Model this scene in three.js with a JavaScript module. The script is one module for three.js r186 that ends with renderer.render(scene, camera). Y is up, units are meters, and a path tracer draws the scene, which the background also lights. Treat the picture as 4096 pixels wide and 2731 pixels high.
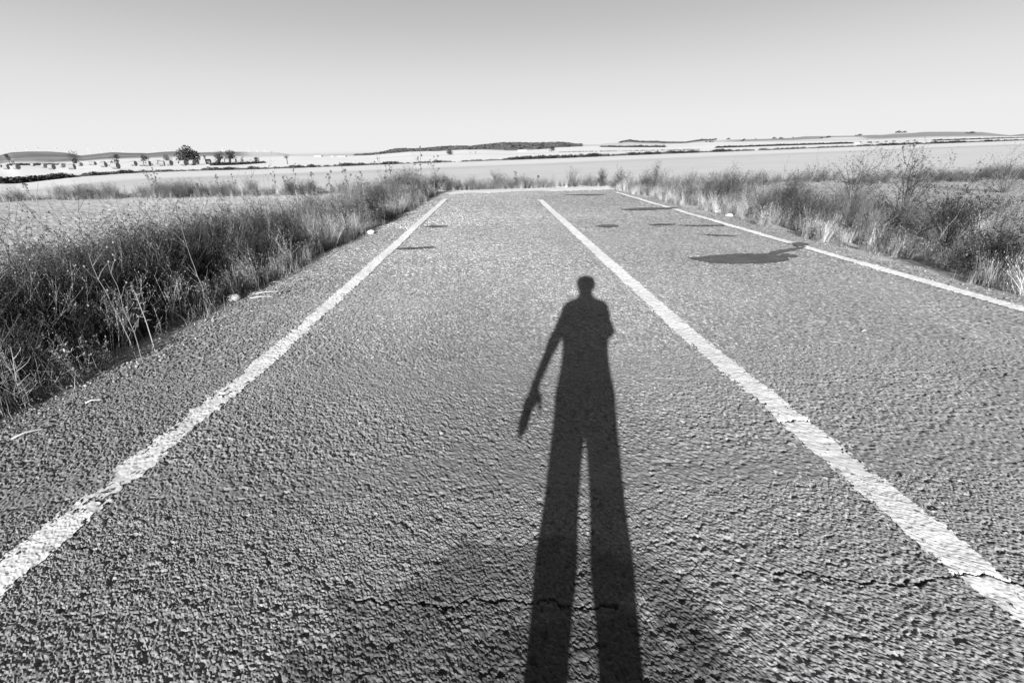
import * as THREE from 'three';
import { MarchingCubes } from 'three/addons/objects/MarchingCubes.js';

// ---------------------------------------------------------------- camera, sky, sun, exposure
const FOC = 461, CX = 512, CY = 341, CAM_Y = 1.34;
const PITCH = Math.atan(190.5 / 461), YAW = 1.74 * Math.PI / 180, ROLL = 0.024;
const scene = new THREE.Scene();
const camera = new THREE.PerspectiveCamera(2 * Math.atan(341 / FOC) * 180 / Math.PI, 1024 / 682, 0.05, 30000);
camera.rotation.order = 'YXZ';
camera.rotation.set(-PITCH, -YAW, -ROLL);
camera.position.set(0, CAM_Y, 0);
scene.add(camera);
camera.updateMatrixWorld(true);

const EXPOSURE = 3.0;
const SUN_EL = 17.5 * Math.PI / 180, SUN_AZ = 10.8 * Math.PI / 180;
const sunDir = new THREE.Vector3(-Math.sin(SUN_AZ) * Math.cos(SUN_EL), Math.sin(SUN_EL), Math.cos(SUN_AZ) * Math.cos(SUN_EL));
const sun = new THREE.DirectionalLight(0xffffff, 5);
sun.position.copy(sunDir).multiplyScalar(60);
sun.castShadow = true; sun.shadow.radius = 1; sun.shadow.mapSize.set(4096, 4096);
Object.assign(sun.shadow.camera, { left: -40, right: 40, top: 40, bottom: -40, near: 1, far: 200 });
scene.add(sun); scene.add(sun.target);

{ // clear dry air: bright milky horizon, deepening evenly with height
  const W = 512, H = 512, d = new Float32Array(W * H * 4);
  const knots = [[-90, 0.30], [-1, 0.30], [0, 0.86], [3, 0.84], [7, 0.74], [12, 0.555], [17, 0.42], [25, 0.31], [40, 0.21], [60, 0.15], [90, 0.12]];
  for (let j = 0; j < H; j++) {
    const el = (j + 0.5) / H * 180 - 90;
    let v = knots[0][1];
    for (let k = 1; k < knots.length; k++) if (el >= knots[k - 1][0]) {
      const t = Math.min(1, (el - knots[k - 1][0]) / (knots[k][0] - knots[k - 1][0]));
      v = knots[k - 1][1] + (knots[k][1] - knots[k - 1][1]) * t;
    }
    for (let i = 0; i < W; i++) { const o = (j * W + i) * 4; d[o] = d[o + 1] = d[o + 2] = v / EXPOSURE; d[o + 3] = 1; }
  }
  const t = new THREE.DataTexture(d, W, H, THREE.RGBAFormat, THREE.FloatType);
  t.mapping = THREE.EquirectangularReflectionMapping; t.magFilter = THREE.LinearFilter; t.minFilter = THREE.LinearFilter; t.needsUpdate = true;
  scene.background = t; scene.environment = t;
}
const renderer = new THREE.WebGLRenderer({ antialias: true });
renderer.setSize(1024, 682);
renderer.toneMapping = THREE.LinearToneMapping;
renderer.toneMappingExposure = EXPOSURE;
renderer.shadowMap.enabled = true;

// ---------------------------------------------------------------- small tools
function rng(seed) { let a = seed >>> 0; return () => { a = (a + 0x6D2B79F5) | 0; let t = Math.imul(a ^ (a >>> 15), 1 | a); t = (t + Math.imul(t ^ (t >>> 7), 61 | t)) ^ t; return ((t ^ (t >>> 14)) >>> 0) / 4294967296; }; }
function hash(x, y, s) { let h = Math.imul(x | 0, 374761393) ^ Math.imul(y | 0, 668265263) ^ Math.imul(s | 0, 2147483647 - 98765); h = Math.imul(h ^ (h >>> 13), 1274126177); h ^= h >>> 16; h = Math.imul(h, 2246822519); return ((h ^ (h >>> 15)) >>> 0) / 4294967296; }
function vnoise(x, y, s) { const i = Math.floor(x), j = Math.floor(y); let u = x - i, v = y - j; u = u * u * (3 - 2 * u); v = v * v * (3 - 2 * v); const a = hash(i, j, s), b = hash(i + 1, j, s), c = hash(i, j + 1, s), d = hash(i + 1, j + 1, s); return a + (b - a) * u + (c - a) * v + (a - b - c + d) * u * v; }
function fbm(x, y, s, n = 3) { let a = 0, w = 0.5, f = 1; for (let k = 0; k < n; k++) { a += w * vnoise(x * f, y * f, s + k); w *= 0.5; f *= 2.03; } return a / (1 - Math.pow(0.5, n)); }
const sstep = (a, b, x) => { const t = Math.min(1, Math.max(0, (x - a) / (b - a))); return t * t * (3 - 2 * t); };
const lerp = (a, b, t) => a + (b - a) * t;
function table(T, x) { if (x <= T[0][0]) return T[0][1] + (T[1][1] - T[0][1]) / (T[1][0] - T[0][0]) * 0; for (let i = 1; i < T.length; i++) if (x <= T[i][0]) return lerp(T[i - 1][1], T[i][1], (x - T[i - 1][0]) / (T[i][0] - T[i - 1][0])); return T[T.length - 1][1]; }
const names = {};
function numbered(n) { const k = names[n] = (names[n] ?? -1) + 1; return k ? n + '_' + String(k).padStart(3, '0') : n; }
function mat(v, rough = 0.9, extra = {}) { const m = new THREE.MeshStandardMaterial({ roughness: rough, metalness: 0, side: THREE.DoubleSide, ...extra }); m.color.setRGB(v, v, v); return m; }
function setShadow(o) { o.traverse(c => { if (c.isMesh) { c.castShadow = true; c.receiveShadow = true; } }); return o; }
function top(o, name, label, category, group) { o.name = numbered(name); o.userData.label = label; o.userData.category = category; if (group) o.userData.group = group; scene.add(o); return setShadow(o); }
function structure(o, name, label, category) { o.name = name; o.userData.kind = 'structure'; if (label) o.userData.label = label; if (category) o.userData.category = category; scene.add(o); return setShadow(o); }
function stuff(o, name, label, category) { o.name = name; o.userData.kind = 'stuff'; o.userData.label = label; o.userData.category = category; scene.add(o); return setShadow(o); }
const ORD = ['first', 'second', 'third', 'fourth', 'fifth', 'sixth', 'seventh', 'eighth', 'ninth', 'tenth', 'eleventh', 'twelfth', 'thirteenth', 'fourteenth', 'fifteenth', 'sixteenth', 'seventeenth', 'eighteenth', 'nineteenth', 'twentieth', 'twenty-first', 'twenty-second', 'twenty-third', 'twenty-fourth', 'twenty-fifth', 'twenty-sixth', 'twenty-seventh', 'twenty-eighth', 'twenty-ninth', 'thirtieth', 'thirty-first', 'thirty-second', 'thirty-third', 'thirty-fourth', 'thirty-fifth', 'thirty-sixth', 'thirty-seventh', 'thirty-eighth', 'thirty-ninth', 'fortieth'];

// ray through a point of the photograph (4096 x 2731 pixels), as heading and slope: used only to survey where things stand
const FWD = new THREE.Vector3(Math.sin(YAW), 0, -Math.cos(YAW)), RGT = new THREE.Vector3(Math.cos(YAW), 0, Math.sin(YAW));
function sight(X, Y) { const d = new THREE.Vector3((X / 4 - CX) / FOC, -(Y / 4 - CY) / FOC, -1).applyQuaternion(camera.quaternion); const f = d.dot(FWD); return { u: d.dot(RGT) / f, s: d.y / f }; }
const place = (u, F) => [FWD.x * F + RGT.x * u * F, FWD.z * F + RGT.z * u * F];
const local = (x, z) => { const F = x * FWD.x + z * FWD.z; return [(x * RGT.x + z * RGT.z) / F, F]; };

// geometry collector: stems, leaves, blobs with a tone each
class Geo {
  constructor() { this.p = []; this.c = []; this.i = []; }
  v(x, y, z, c) { this.p.push(x, y, z); this.c.push(c, c, c); return this.p.length / 3 - 1; }
  tube(pts, r0, r1, c, sides = 3) {
    const n = pts.length; let prev = null;
    for (let k = 0; k < n; k++) {
      const a = pts[Math.max(0, k - 1)], b = pts[Math.min(n - 1, k + 1)];
      let dx = b[0] - a[0], dy = b[1] - a[1], dz = b[2] - a[2]; const L = Math.hypot(dx, dy, dz) || 1; dx /= L; dy /= L; dz /= L;
      let ux = Math.abs(dy) < 0.9 ? dz : 0, uy = Math.abs(dy) < 0.9 ? 0 : -dz, uz = Math.abs(dy) < 0.9 ? -dx : dy; const U = Math.hypot(ux, uy, uz) || 1; ux /= U; uy /= U; uz /= U;
      const wx = dy * uz - dz * uy, wy = dz * ux - dx * uz, wz = dx * uy - dy * ux, r = lerp(r0, r1, k / (n - 1)), ring = [];
      for (let s = 0; s < sides; s++) { const t = s / sides * 6.2832, C = Math.cos(t) * r, S = Math.sin(t) * r; ring.push(this.v(pts[k][0] + ux * C + wx * S, pts[k][1] + uy * C + wy * S, pts[k][2] + uz * C + wz * S, c)); }
      if (prev) for (let s = 0; s < sides; s++) { const e = (s + 1) % sides; this.i.push(prev[s], prev[e], ring[s], prev[e], ring[e], ring[s]); }
      prev = ring;
    }
  }
  leaf(p, d, side, len, wid, c) { // folded blade
    const m = [p[0] + d[0] * len * 0.5, p[1] + d[1] * len * 0.5, p[2] + d[2] * len * 0.5];
    const a = this.v(...p, c), b = this.v(m[0] + side[0] * wid, m[1] + side[1] * wid + wid * 0.3, m[2] + side[2] * wid, c), e = this.v(m[0] - side[0] * wid, m[1] - side[1] * wid + wid * 0.3, m[2] - side[2] * wid, c), t = this.v(p[0] + d[0] * len, p[1] + d[1] * len - len * 0.1, p[2] + d[2] * len, c);
    this.i.push(a, b, t, a, t, e);
  }
  blade(pts, w, c) { // grass blade: tapering strip
    let prev = null; const n = pts.length, a0 = pts[0], a1 = pts[n - 1]; let sx = -(a1[2] - a0[2]), sz = a1[0] - a0[0]; const L = Math.hypot(sx, sz) || 1; sx /= L; sz /= L;
    for (let k = 0; k < n; k++) { const ww = w * (1 - k / (n - 1) * 0.85), a = this.v(pts[k][0] + sx * ww, pts[k][1], pts[k][2] + sz * ww, c), b = this.v(pts[k][0] - sx * ww, pts[k][1], pts[k][2] - sz * ww, c); if (prev) this.i.push(prev[0], prev[1], a, prev[1], b, a); prev = [a, b]; }
  }
  blob(x, y, z, rx, ry, rz, c, R) { // eight-sided lump with uneven corners
    const q = () => R ? 0.8 + R() * 0.4 : 1, t = this.v(x, y + ry * q(), z, c), b = this.v(x, y - ry * q(), z, c), e = [];
    for (let k = 0; k < 5; k++) { const a = k / 5 * 6.2832; e.push(this.v(x + Math.cos(a) * rx * q(), y + ry * (R ? (R() - 0.5) * 0.5 : 0), z + Math.sin(a) * rz * q(), c)); }
    for (let k = 0; k < 5; k++) { const f = (k + 1) % 5; this.i.push(t, e[f], e[k], b, e[k], e[f]); }
  }
  geo() { const g = new THREE.BufferGeometry(); g.setAttribute('position', new THREE.Float32BufferAttribute(this.p, 3)); g.setAttribute('color', new THREE.Float32BufferAttribute(this.c, 3)); g.setIndex(this.i); g.computeVertexNormals(); return g; }
}
const toned = (rough = 0.9, extra = {}) => new THREE.MeshStandardMaterial({ vertexColors: true, roughness: rough, side: THREE.DoubleSide, ...extra });
const MAT = { plant: toned(0.85), soil: toned(0.95), asphalt: new THREE.MeshPhysicalMaterial({ vertexColors: true, roughness: 0.8, side: THREE.DoubleSide, flatShading: true, sheen: 1.0, sheenRoughness: 0.45, sheenColor: new THREE.Color(1, 1, 1) }), paint: toned(0.7) };
MAT.plant.color.setRGB(0.56, 0.56, 0.56); MAT.soil.color.setRGB(0.8, 0.8, 0.8); MAT.asphalt.color.setRGB(0.47, 0.47, 0.47); MAT.paint.color.setRGB(0.74, 0.74, 0.74);

// grid sheet over x0..x1, z0..z1 with a height and a tone
function sheet(x0, x1, nx, z0, z1, nz, hf, cf, keep) {
  const P = new Float32Array((nx + 1) * (nz + 1) * 3), C = new Float32Array(P.length), I = [];
  let o = 0;
  for (let j = 0; j <= nz; j++) for (let i = 0; i <= nx; i++) { const x = lerp(typeof x0 === 'function' ? x0(lerp(z0, z1, j / nz)) : x0, typeof x1 === 'function' ? x1(lerp(z0, z1, j / nz)) : x1, i / nx), z = lerp(z0, z1, j / nz); P[o] = x; P[o + 1] = hf(x, z); P[o + 2] = z; C[o] = C[o + 1] = C[o + 2] = cf(x, z); o += 3; }
  for (let j = 0; j < nz; j++) for (let i = 0; i < nx; i++) { const a = j * (nx + 1) + i, b = a + 1, c = a + nx + 1, d = c + 1; if (keep && !keep((P[a * 3] + P[d * 3]) / 2, (P[a * 3 + 2] + P[d * 3 + 2]) / 2)) continue; if (z1 < z0) I.push(a, b, c, b, d, c); else I.push(a, c, b, b, c, d); }
  const g = new THREE.BufferGeometry(); g.setAttribute('position', new THREE.BufferAttribute(P, 3)); g.setAttribute('color', new THREE.BufferAttribute(C, 3)); g.setIndex(I); g.computeVertexNormals(); return g;
}

// ---------------------------------------------------------------- lie of the land
const PROFILE = [[-60, 0.6], [-8, 0.12], [0, 0], [1.25, -0.028], [1.94, -0.059], [3.6, -0.125], [6.8, -0.165], [17, -0.274], [21, -0.31], [24, -0.34], [60, -0.34]];
function profile(z) { const D = -z; return (table(PROFILE, D - 0.35) + table(PROFILE, D) + table(PROFILE, D + 0.35)) / 3; }
const edgeL = z => lerp(-3.02, -2.4, sstep(-2, -21, z)) + (fbm(z * 0.9, 3.1, 5) - 0.5) * 0.28 + (fbm(z * 6, 1.7, 8) - 0.5) * 0.12, edgeR = z => 5.42 + 0.12 * Math.sin(z * 0.4) + (fbm(z * 0.8, 9.2, 6) - 0.5) * 0.25 + (fbm(z * 6, 8.7, 9) - 0.5) * 0.12;
const OUT_L = -5.3, OUT_R = 9.4;
function nearGround(x, z) { // verges and fields beside the road
  const far = sstep(-21.5, -25, z); return lerp(nearGround0(x, z), -0.365, far); }
function nearGround0(x, z) {
  const p = profile(z);
  if (x < 0) { const t = sstep(-2.6, -3.6, x), f = sstep(-4.6, -5.8, x); return p - 0.02 - 0.05 * t - 0.06 * f + (fbm(x * 1.3, z * 1.3, 21) - 0.5) * 0.08 * t + (fbm(x * 0.15, z * 0.15, 22) - 0.5) * 0.3 * f; }
  const t = sstep(5.2, 6.2, x), f = sstep(8.4, 10, x); return p - 0.02 - 0.04 * t - 0.05 * f + (fbm(x * 1.3, z * 1.3, 23) - 0.5) * 0.1 * t + (fbm(x * 0.12, z * 0.12, 24) - 0.5) * 0.25 * f;
}
// far land, surveyed as lines across the view: [X, Y in the photograph, forward distance in metres]
const L1 = [[-600, 775, 42], [0, 734, 50], [65, 733, 52], [141, 725, 55], [283, 709, 62], [485, 694, 75], [621, 688, 80], [838, 681, 85], [1024, 677, 88], [1220, 670, 92], [1503, 659, 97], [1862, 646, 105], [2266, 631, 115], [2560, 619, 125], [3072, 600, 140], [3584, 580, 155], [4096, 561, 170], [4700, 540, 185]];
const L2 = [[-600, 675, 700], [0, 659, 700], [59, 651, 700], [141, 651, 700], [218, 654, 700], [305, 648, 700], [435, 639, 700], [512, 635, 700], [599, 633, 700], [730, 629, 700], [838, 625, 700], [1024, 627, 700], [1122, 624.5, 700], [1176, 622, 700], [1285, 623, 700], [1394, 623, 700], [1481, 620, 700], [1536, 615, 700], [1645, 606, 700], [1754, 604, 700], [1862, 598, 700], [1928, 598, 700], [2048, 603, 700], [2113, 600, 700], [2179, 596, 700], [2222, 590, 700], [2303, 586, 700], [2400, 583, 700], [2560, 577, 700], [2632, 579, 700], [2735, 574, 700], [2806, 569, 700], [3072, 567, 700], [3203, 565, 700], [3399, 562, 700], [3584, 556.6, 700], [3715, 551, 700], [3900, 547, 700], [4096, 545, 700], [4700, 540, 700]];
const L3 = [[-600, 640, 1500], [0, 620, 1500], [43, 609, 1500], [109, 605.5, 1500], [196, 605.5, 1500], [261, 610, 1500], [322, 621, 1500], [370, 616, 1500], [446, 608, 1500], [512, 611, 1500], [566, 611, 1500], [588, 612.5, 1500], [664, 606, 1500], [697, 605, 1500], [795, 609, 1500], [904, 606, 1500], [1013, 607, 1500], [1107, 609, 1500], [1146, 615, 1500], [1181, 620, 1500], [1285, 619.5, 1500], [1394, 620.5, 1500], [1481, 616, 1500], [1536, 608, 1500], [1579, 596, 1500], [1623, 595, 1500], [1658, 598, 1500], [1775, 587, 1500], [1830, 585, 1500], [1884, 587, 1500], [1928, 580, 1500], [2004, 572, 1500], [2048, 571, 1500], [2135, 573, 1500], [2233, 569.6, 1500], [2266, 572, 1500], [2303, 578, 1500], [2396, 577, 1500], [2429, 573, 1500], [2472, 570, 1500], [2516, 561, 1500], [2560, 567, 1500], [2625, 567, 1500], [2647, 569.6, 1500], [2741, 571, 1500], [2806, 560.5, 1500], [2908, 559, 1500], [3072, 555, 1500], [3168, 551, 1500], [3220, 545, 1500], [3431, 542, 1500], [3529, 537, 1500], [3584, 531, 1500], [3715, 527, 1500], [3802, 526.6, 1500], [3932, 528, 1500], [3998, 536, 1500], [4041, 541, 1500], [4096, 535, 1500], [4700, 530, 1500]];
const prep = L => L.map(([X, Y, F]) => { const q = sight(X, Y); return [q.u, F, CAM_Y + q.s * F]; });
const LINES = [L1, L2, L3].map(prep);
function lineAt(L, u) { if (u <= L[0][0]) return [L[0][1], L[0][2]]; for (let i = 1; i < L.length; i++) if (u <= L[i][0]) { const t = (u - L[i - 1][0]) / (L[i][0] - L[i - 1][0]); return [lerp(L[i - 1][1], L[i][1], t), lerp(L[i - 1][2], L[i][2], t)]; } const e = L[L.length - 1]; return [e[1], e[2]]; }
const F0 = 25;
function farAt(u, F) { // height of the far land
  const kn = [[F0, -0.36]];
  for (const L of LINES) kn.push(lineAt(L, u));
  kn.push([2300, kn[3][1] - 14], [9000, -9]);
  if (F <= F0) return kn[0][1];
  for (let i = 1; i < kn.length; i++) if (F <= kn[i][0]) { let t = (F - kn[i - 1][0]) / (kn[i][0] - kn[i - 1][0]); if (i === 3) t = 1 - Math.pow(1 - t, 1.35); return lerp(kn[i - 1][1], kn[i][1], t); }
  return -9;
}
function groundAt(x, z) { const [u, F] = local(x, z); return F > F0 ? farAt(u, F) : nearGround(x, z); }
function spot(X, Y, Fmin = 2) { // where the sight line through a point of the photograph meets the land
  const q = sight(X, Y); let a = Fmin, F = Fmin;
  for (let k = 0; k < 900; k++) { const b = a * 1.01; const [x, z] = place(q.u, b); if (CAM_Y + q.s * b <= groundAt(x, z)) { let lo = a, hi = b; for (let j = 0; j < 20; j++) { F = (lo + hi) / 2; const [mx, mz] = place(q.u, F); if (CAM_Y + q.s * F <= groundAt(mx, mz)) hi = F; else lo = F; } const [fx, fz] = place(q.u, F); return { x: fx, z: fz, y: groundAt(fx, fz), F, u: q.u }; } a = b; if (b > 2200) break; }
  const [x, z] = place(q.u, 1400); return { x, z, y: groundAt(x, z), F: 1400, u: q.u };
}

// ---------------------------------------------------------------- road: rough chippings as real relief
function chips(x, z, c, s) { // [height of the chip surface in units of c, tone of the chip]
  const gx = x / c, gz = z / c, ix = Math.floor(gx), iz = Math.floor(gz); let f1 = 9, f2 = 9, cx = 0, cz = 0, px = 0, pz = 0;
  for (let j = -1; j <= 1; j++) for (let i = -1; i <= 1; i++) { const ax = ix + i, az = iz + j, qx = ax + hash(ax, az, s), qz = az + hash(ax, az, s + 1), d = (gx - qx) * (gx - qx) + (gz - qz) * (gz - qz); if (d < f1) { f2 = f1; f1 = d; cx = ax; cz = az; px = qx; pz = qz; } else if (d < f2) f2 = d; }
  const e = Math.sqrt(f2) - Math.sqrt(f1), r = hash(cx, cz, s + 2), tx = hash(cx, cz, s + 3) - 0.5, tz = hash(cx, cz, s + 4) - 0.5;
  return [0.56 * r + 0.18 * sstep(0, 0.3, e) + (gx - px) * tx * 0.2 + (gz - pz) * tz * 0.2, hash(cx, cz, s + 5)];
}
const CRACKS = [[[820, 1385], [870, 1383], [930, 1388], [1000, 1390], [1050, 1400], [1090, 1378], [1140, 1382], [1225, 1388], [1270, 1390], [1310, 1402], [1350, 1398], [1420, 1404]], [[1740, 1318], [1800, 1322], [1860, 1320], [1920, 1338], [1980, 1345], [2060, 1350], [2130, 1342], [2190, 1335], [2215, 1330], [2260, 1336], [2352, 1346]], [[1740, 862], [1830, 858], [1900, 866], [1980, 868], [2060, 862], [2180, 862], [2260, 852], [2352, 850]], [[1000, 1392], [1040, 1420], [1075, 1425]], [[1700, 980], [1830, 972], [1960, 985]], [[420, 860], [470, 850], [520, 838]]]
  .map(c => c.map(([X, Y]) => { const p = spot(X * 1.7415, Y * 1.7415, 0.3); return [p.x, p.z]; }));
const CRACK_W = [0.0062, 0.0068, 0.0065, 0.0045, 0.006, 0.009];
function crackDepth(x, z) {
  let d = 0;
  for (let k = 0; k < CRACKS.length; k++) { const c = CRACKS[k]; if (z > Math.max(c[0][1], c[c.length - 1][1]) + 0.3 || z < Math.min(c[0][1], c[c.length - 1][1]) - 0.3) continue;
    const wx = x + (fbm(x * 30, z * 30, 71) - 0.5) * 0.03, wz = z + (fbm(x * 26, z * 26, 77) - 0.5) * 0.05;
    for (let i = 1; i < c.length; i++) { const [ax, az] = c[i - 1], [bx, bz] = c[i], ux = bx - ax, uz = bz - az, t = Math.min(1, Math.max(0, ((wx - ax) * ux + (wz - az) * uz) / (ux * ux + uz * uz))), q = Math.hypot(wx - ax - ux * t, wz - az - uz * t), w = CRACK_W[k] * (0.4 + 0.9 * vnoise(x * 9, z * 9, 5)); if (q < w) d = Math.max(d, 1 - (q / w) ** 2); } }
  return d;
}
function pits(x, z) { const [h, t] = chips(x, z, 0.022, 15); return t > 0.78 ? -(t - 0.72) * 0.016 * sstep(0.3, 0.62, h) * 2 : (t < 0.07 ? 0.0035 * sstep(0.3, 0.6, h) : 0); }
const SIZES = [0.0074, 0.0108, 0.016, 0.0235, 0.035, 0.053, 0.08];
const grain = (x, z) => { const D = Math.max(1.45, -z) + (fbm(x * 1.7, z * 1.7, 29, 2) - 0.5) * 0.5, l = Math.max(0, Math.log(Math.pow(Math.max(D, 1.45) / 1.45, 0.78)) / Math.log(1.45)), k = Math.min(5, Math.floor(l)); return [k, sstep(0.2, 0.8, Math.min(1, l - k))]; };
const AMP = [1.45, 1.4, 1.3, 1.15, 1.0, 0.8, 0.65];
let coarse = null; // set while the seldom seen flanks are built
function relief(x, z, soft = 1) { const [k, w] = coarse ?? grain(x, z); let h = 0; if (w < 1) h += (1 - w) * (chips(x, z, SIZES[k], 11 + k * 20)[0] - 0.37) * SIZES[k] * AMP[k]; if (w > 0) h += w * (chips(x, z, SIZES[k + 1], 31 + k * 20)[0] - 0.37) * SIZES[k + 1] * AMP[k + 1]; if (soft === 1 && !coarse && z > -3.4) h += pits(x, z) * sstep(-3.4, -2.2, z) + (hash(x * 4000, z * 4000, 19) - 0.5) * 0.0014; return h * soft; }
function roadH(x, z, soft = 1) { return profile(z) + (fbm(x * 18, z * 18, 41, 2) - 0.5) * 0.006 + (fbm(x * 2.2, z * 1.1, 43, 2) - 0.5) * 0.02 - 0.012 * ((x - 1.6) / 3.5) ** 2 + relief(x, z, soft) - crackDepth(x, z) * 0.014; }
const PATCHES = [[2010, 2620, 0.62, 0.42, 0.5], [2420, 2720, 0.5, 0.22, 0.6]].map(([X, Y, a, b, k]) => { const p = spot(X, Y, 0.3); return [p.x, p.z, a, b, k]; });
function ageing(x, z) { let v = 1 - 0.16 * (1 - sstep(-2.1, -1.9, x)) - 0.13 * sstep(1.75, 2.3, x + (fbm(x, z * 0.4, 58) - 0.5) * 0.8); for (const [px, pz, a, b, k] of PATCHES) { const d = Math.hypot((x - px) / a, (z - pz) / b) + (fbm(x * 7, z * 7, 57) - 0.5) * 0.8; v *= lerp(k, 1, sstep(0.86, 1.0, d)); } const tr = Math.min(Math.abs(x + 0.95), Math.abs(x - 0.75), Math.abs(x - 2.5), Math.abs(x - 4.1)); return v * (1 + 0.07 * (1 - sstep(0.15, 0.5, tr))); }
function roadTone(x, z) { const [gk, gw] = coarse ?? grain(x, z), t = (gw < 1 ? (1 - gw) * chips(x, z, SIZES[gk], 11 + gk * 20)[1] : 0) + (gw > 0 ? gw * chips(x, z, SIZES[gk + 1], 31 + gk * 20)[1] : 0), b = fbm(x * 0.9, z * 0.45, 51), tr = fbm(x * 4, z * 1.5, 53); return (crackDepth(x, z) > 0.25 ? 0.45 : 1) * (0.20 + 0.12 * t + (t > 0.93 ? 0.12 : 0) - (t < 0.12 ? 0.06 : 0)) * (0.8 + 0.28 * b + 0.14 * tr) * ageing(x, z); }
const BANDS = [ // z from, z to, x from, x to, cell across, cell along, chip, relief
  [-0.5, -1.62, -2.5, 2.6, 0.0052, 0.0052], [-1.62, -3.2, -3.2, 4.4, 0.0085, 0.0092], [-3.2, -6, -3.25, 5.65, 0.0125, 0.018], [-6, -10.5, -3.25, 5.65, 0.018, 0.03], [-10.5, -21.2, -3.2, 5.7, 0.028, 0.06]];
const road = new THREE.Group();
const inRoad = (x, z) => x > edgeL(z) && x < edgeR(z) && z > -20.95 + (fbm(x * 1.1, 4, 55) - 0.5) * 0.9;
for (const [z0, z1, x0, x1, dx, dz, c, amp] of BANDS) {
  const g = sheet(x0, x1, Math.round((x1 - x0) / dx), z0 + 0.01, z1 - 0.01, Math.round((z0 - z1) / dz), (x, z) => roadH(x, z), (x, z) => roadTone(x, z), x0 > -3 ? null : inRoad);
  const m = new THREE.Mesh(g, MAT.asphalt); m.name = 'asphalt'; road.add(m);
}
{ const flank = (x, z) => roadH(x, z) - 0.004, tone = (x, z) => roadTone(x, z);
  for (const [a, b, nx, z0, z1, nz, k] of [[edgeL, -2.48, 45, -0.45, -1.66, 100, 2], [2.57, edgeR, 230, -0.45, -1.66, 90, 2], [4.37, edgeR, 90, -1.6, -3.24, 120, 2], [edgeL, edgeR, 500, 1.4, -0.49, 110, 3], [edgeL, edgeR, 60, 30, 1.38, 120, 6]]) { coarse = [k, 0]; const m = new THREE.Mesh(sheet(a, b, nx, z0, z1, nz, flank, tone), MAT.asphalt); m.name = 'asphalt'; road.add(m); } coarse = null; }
// painted lines, cut away where the paint has worn off the chippings
const LINE_DEF = [['left', -1.82, -18.2, 0.16, 0.30], ['centre', 1.60, -16.6, 0.16, 0.20], ['right', 4.90, -19.3, 0.15, 0.04]];
for (const [which, xc, zEnd, w, wear] of LINE_DEF) for (const [z0, z1, , , dx, dz, c, amp] of [[8, -0.5, 0, 0, 0.03, 0.06, 0.06, 0.33], ...BANDS]) {
  const a = z0, b = Math.max(z1, zEnd); if (b >= a) continue;
  const fx = dx < 0.01 ? dx * 0.8 : dx * 0.5, fz = dx < 0.01 ? dz * 0.8 : dz * 0.5, wob = z => (fbm(z * 0.35, xc, 61) - 0.5) * 0.02;
  const g = sheet(z => xc - w / 2 - 0.03 + wob(z), z => xc + w / 2 + 0.03 + wob(z), Math.round((w + 0.06) / fx), a, b, Math.round((a - b) / fz), (x, z) => roadH(x, z, 0.4) + SIZES[grain(x, z)[0]] * (0.34 - wear * 0.75 * sstep(-9, -2.5, z) * sstep(0.45, 0.75, fbm(x * 7, z * 5, 67))) + 0.0015, (x, z) => 0.62 + 0.14 * fbm(x * 9, z * 5, 63), (x, z) => {
    const e = w / 2 + 0.008 - Math.abs(x - xc - wob(z)) + (fbm(x * 60, z * 45, 65) - 0.5) * 0.045, k = 0.45, worn = fbm(x * 6, z * 4, 67) * 0.55 + fbm(x * 45, z * 30, 69) * 0.5 + (0.45 - k) * 0.2 + (0.05 - Math.min(e, 0.05)) * 4.6;
    const near = sstep(-9, -2.5, z); return e > 0 && worn < 0.98 - wear * (0.25 + 0.75 * near) + (1 - near) * 0.08 && crackDepth(x, z) < 0.2; });
  const m = new THREE.Mesh(g, MAT.paint); m.name = 'painted_line'; m.userData.label = which === 'left' ? 'worn white edge line along the left shoulder' : which === 'centre' ? 'solid white line down the middle of the road' : 'white edge line along the right shoulder'; road.add(m);
}
// tar repairs
const tarMat = toned(0.5);
function tar(pts, seed) {
  const P = pts.map(([X, Y]) => { const p = spot(X * 1.7415, Y * 1.7415, 1); return new THREE.Vector2(p.x, p.z); });
  const cv = new THREE.SplineCurve([...P, P[0]]).getPoints(pts.length * 6).map((p, i) => p.add(new THREE.Vector2((hash(i, seed, 3) - 0.5) * 0.02, (hash(i, seed, 4) - 0.5) * 0.05)));
  const inside = (x, z) => { let r = false; for (let i = 0, j = cv.length - 1; i < cv.length; j = i++) if ((cv[i].y > z) !== (cv[j].y > z) && x < (cv[j].x - cv[i].x) * (z - cv[i].y) / (cv[j].y - cv[i].y) + cv[i].x) r = !r; return r; };
  const xs = cv.map(p => p.x), zs = cv.map(p => p.y), x0 = Math.min(...xs), x1 = Math.max(...xs), z0 = Math.max(...zs), z1 = Math.min(...zs), far = z0 < -7;
  const B = BANDS[z0 < -10.5 ? 4 : z0 < -6 ? 3 : z0 < -3.2 ? 2 : 1];
  const g = sheet(x0, x1, Math.max(6, Math.round((x1 - x0) / B[4])), z0, z1, Math.max(4, Math.round((z0 - z1) / B[5])), (x, z) => roadH(x, z, 0.3) + 0.011 + (far ? 0.008 : 0), (x, z) => 0.035 + 0.05 * fbm(x * 9, z * 9, 81) + (hash(x * 900, z * 900, 2) > 0.985 ? 0.15 : 0), inside);
  const m = new THREE.Mesh(g, tarMat); m.name = 'tar_patch'; m.userData.label = 'dark tar repair'; road.add(m);
}
tar([[1582, 596], [1640, 589], [1700, 585], [1760, 586], [1800, 592], [1813, 599], [1780, 606], [1700, 609], [1630, 606], [1595, 601]], 1);
tar([[1765, 583], [1800, 575], [1845, 568], [1850, 572], [1815, 579], [1775, 587]], 2);
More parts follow.
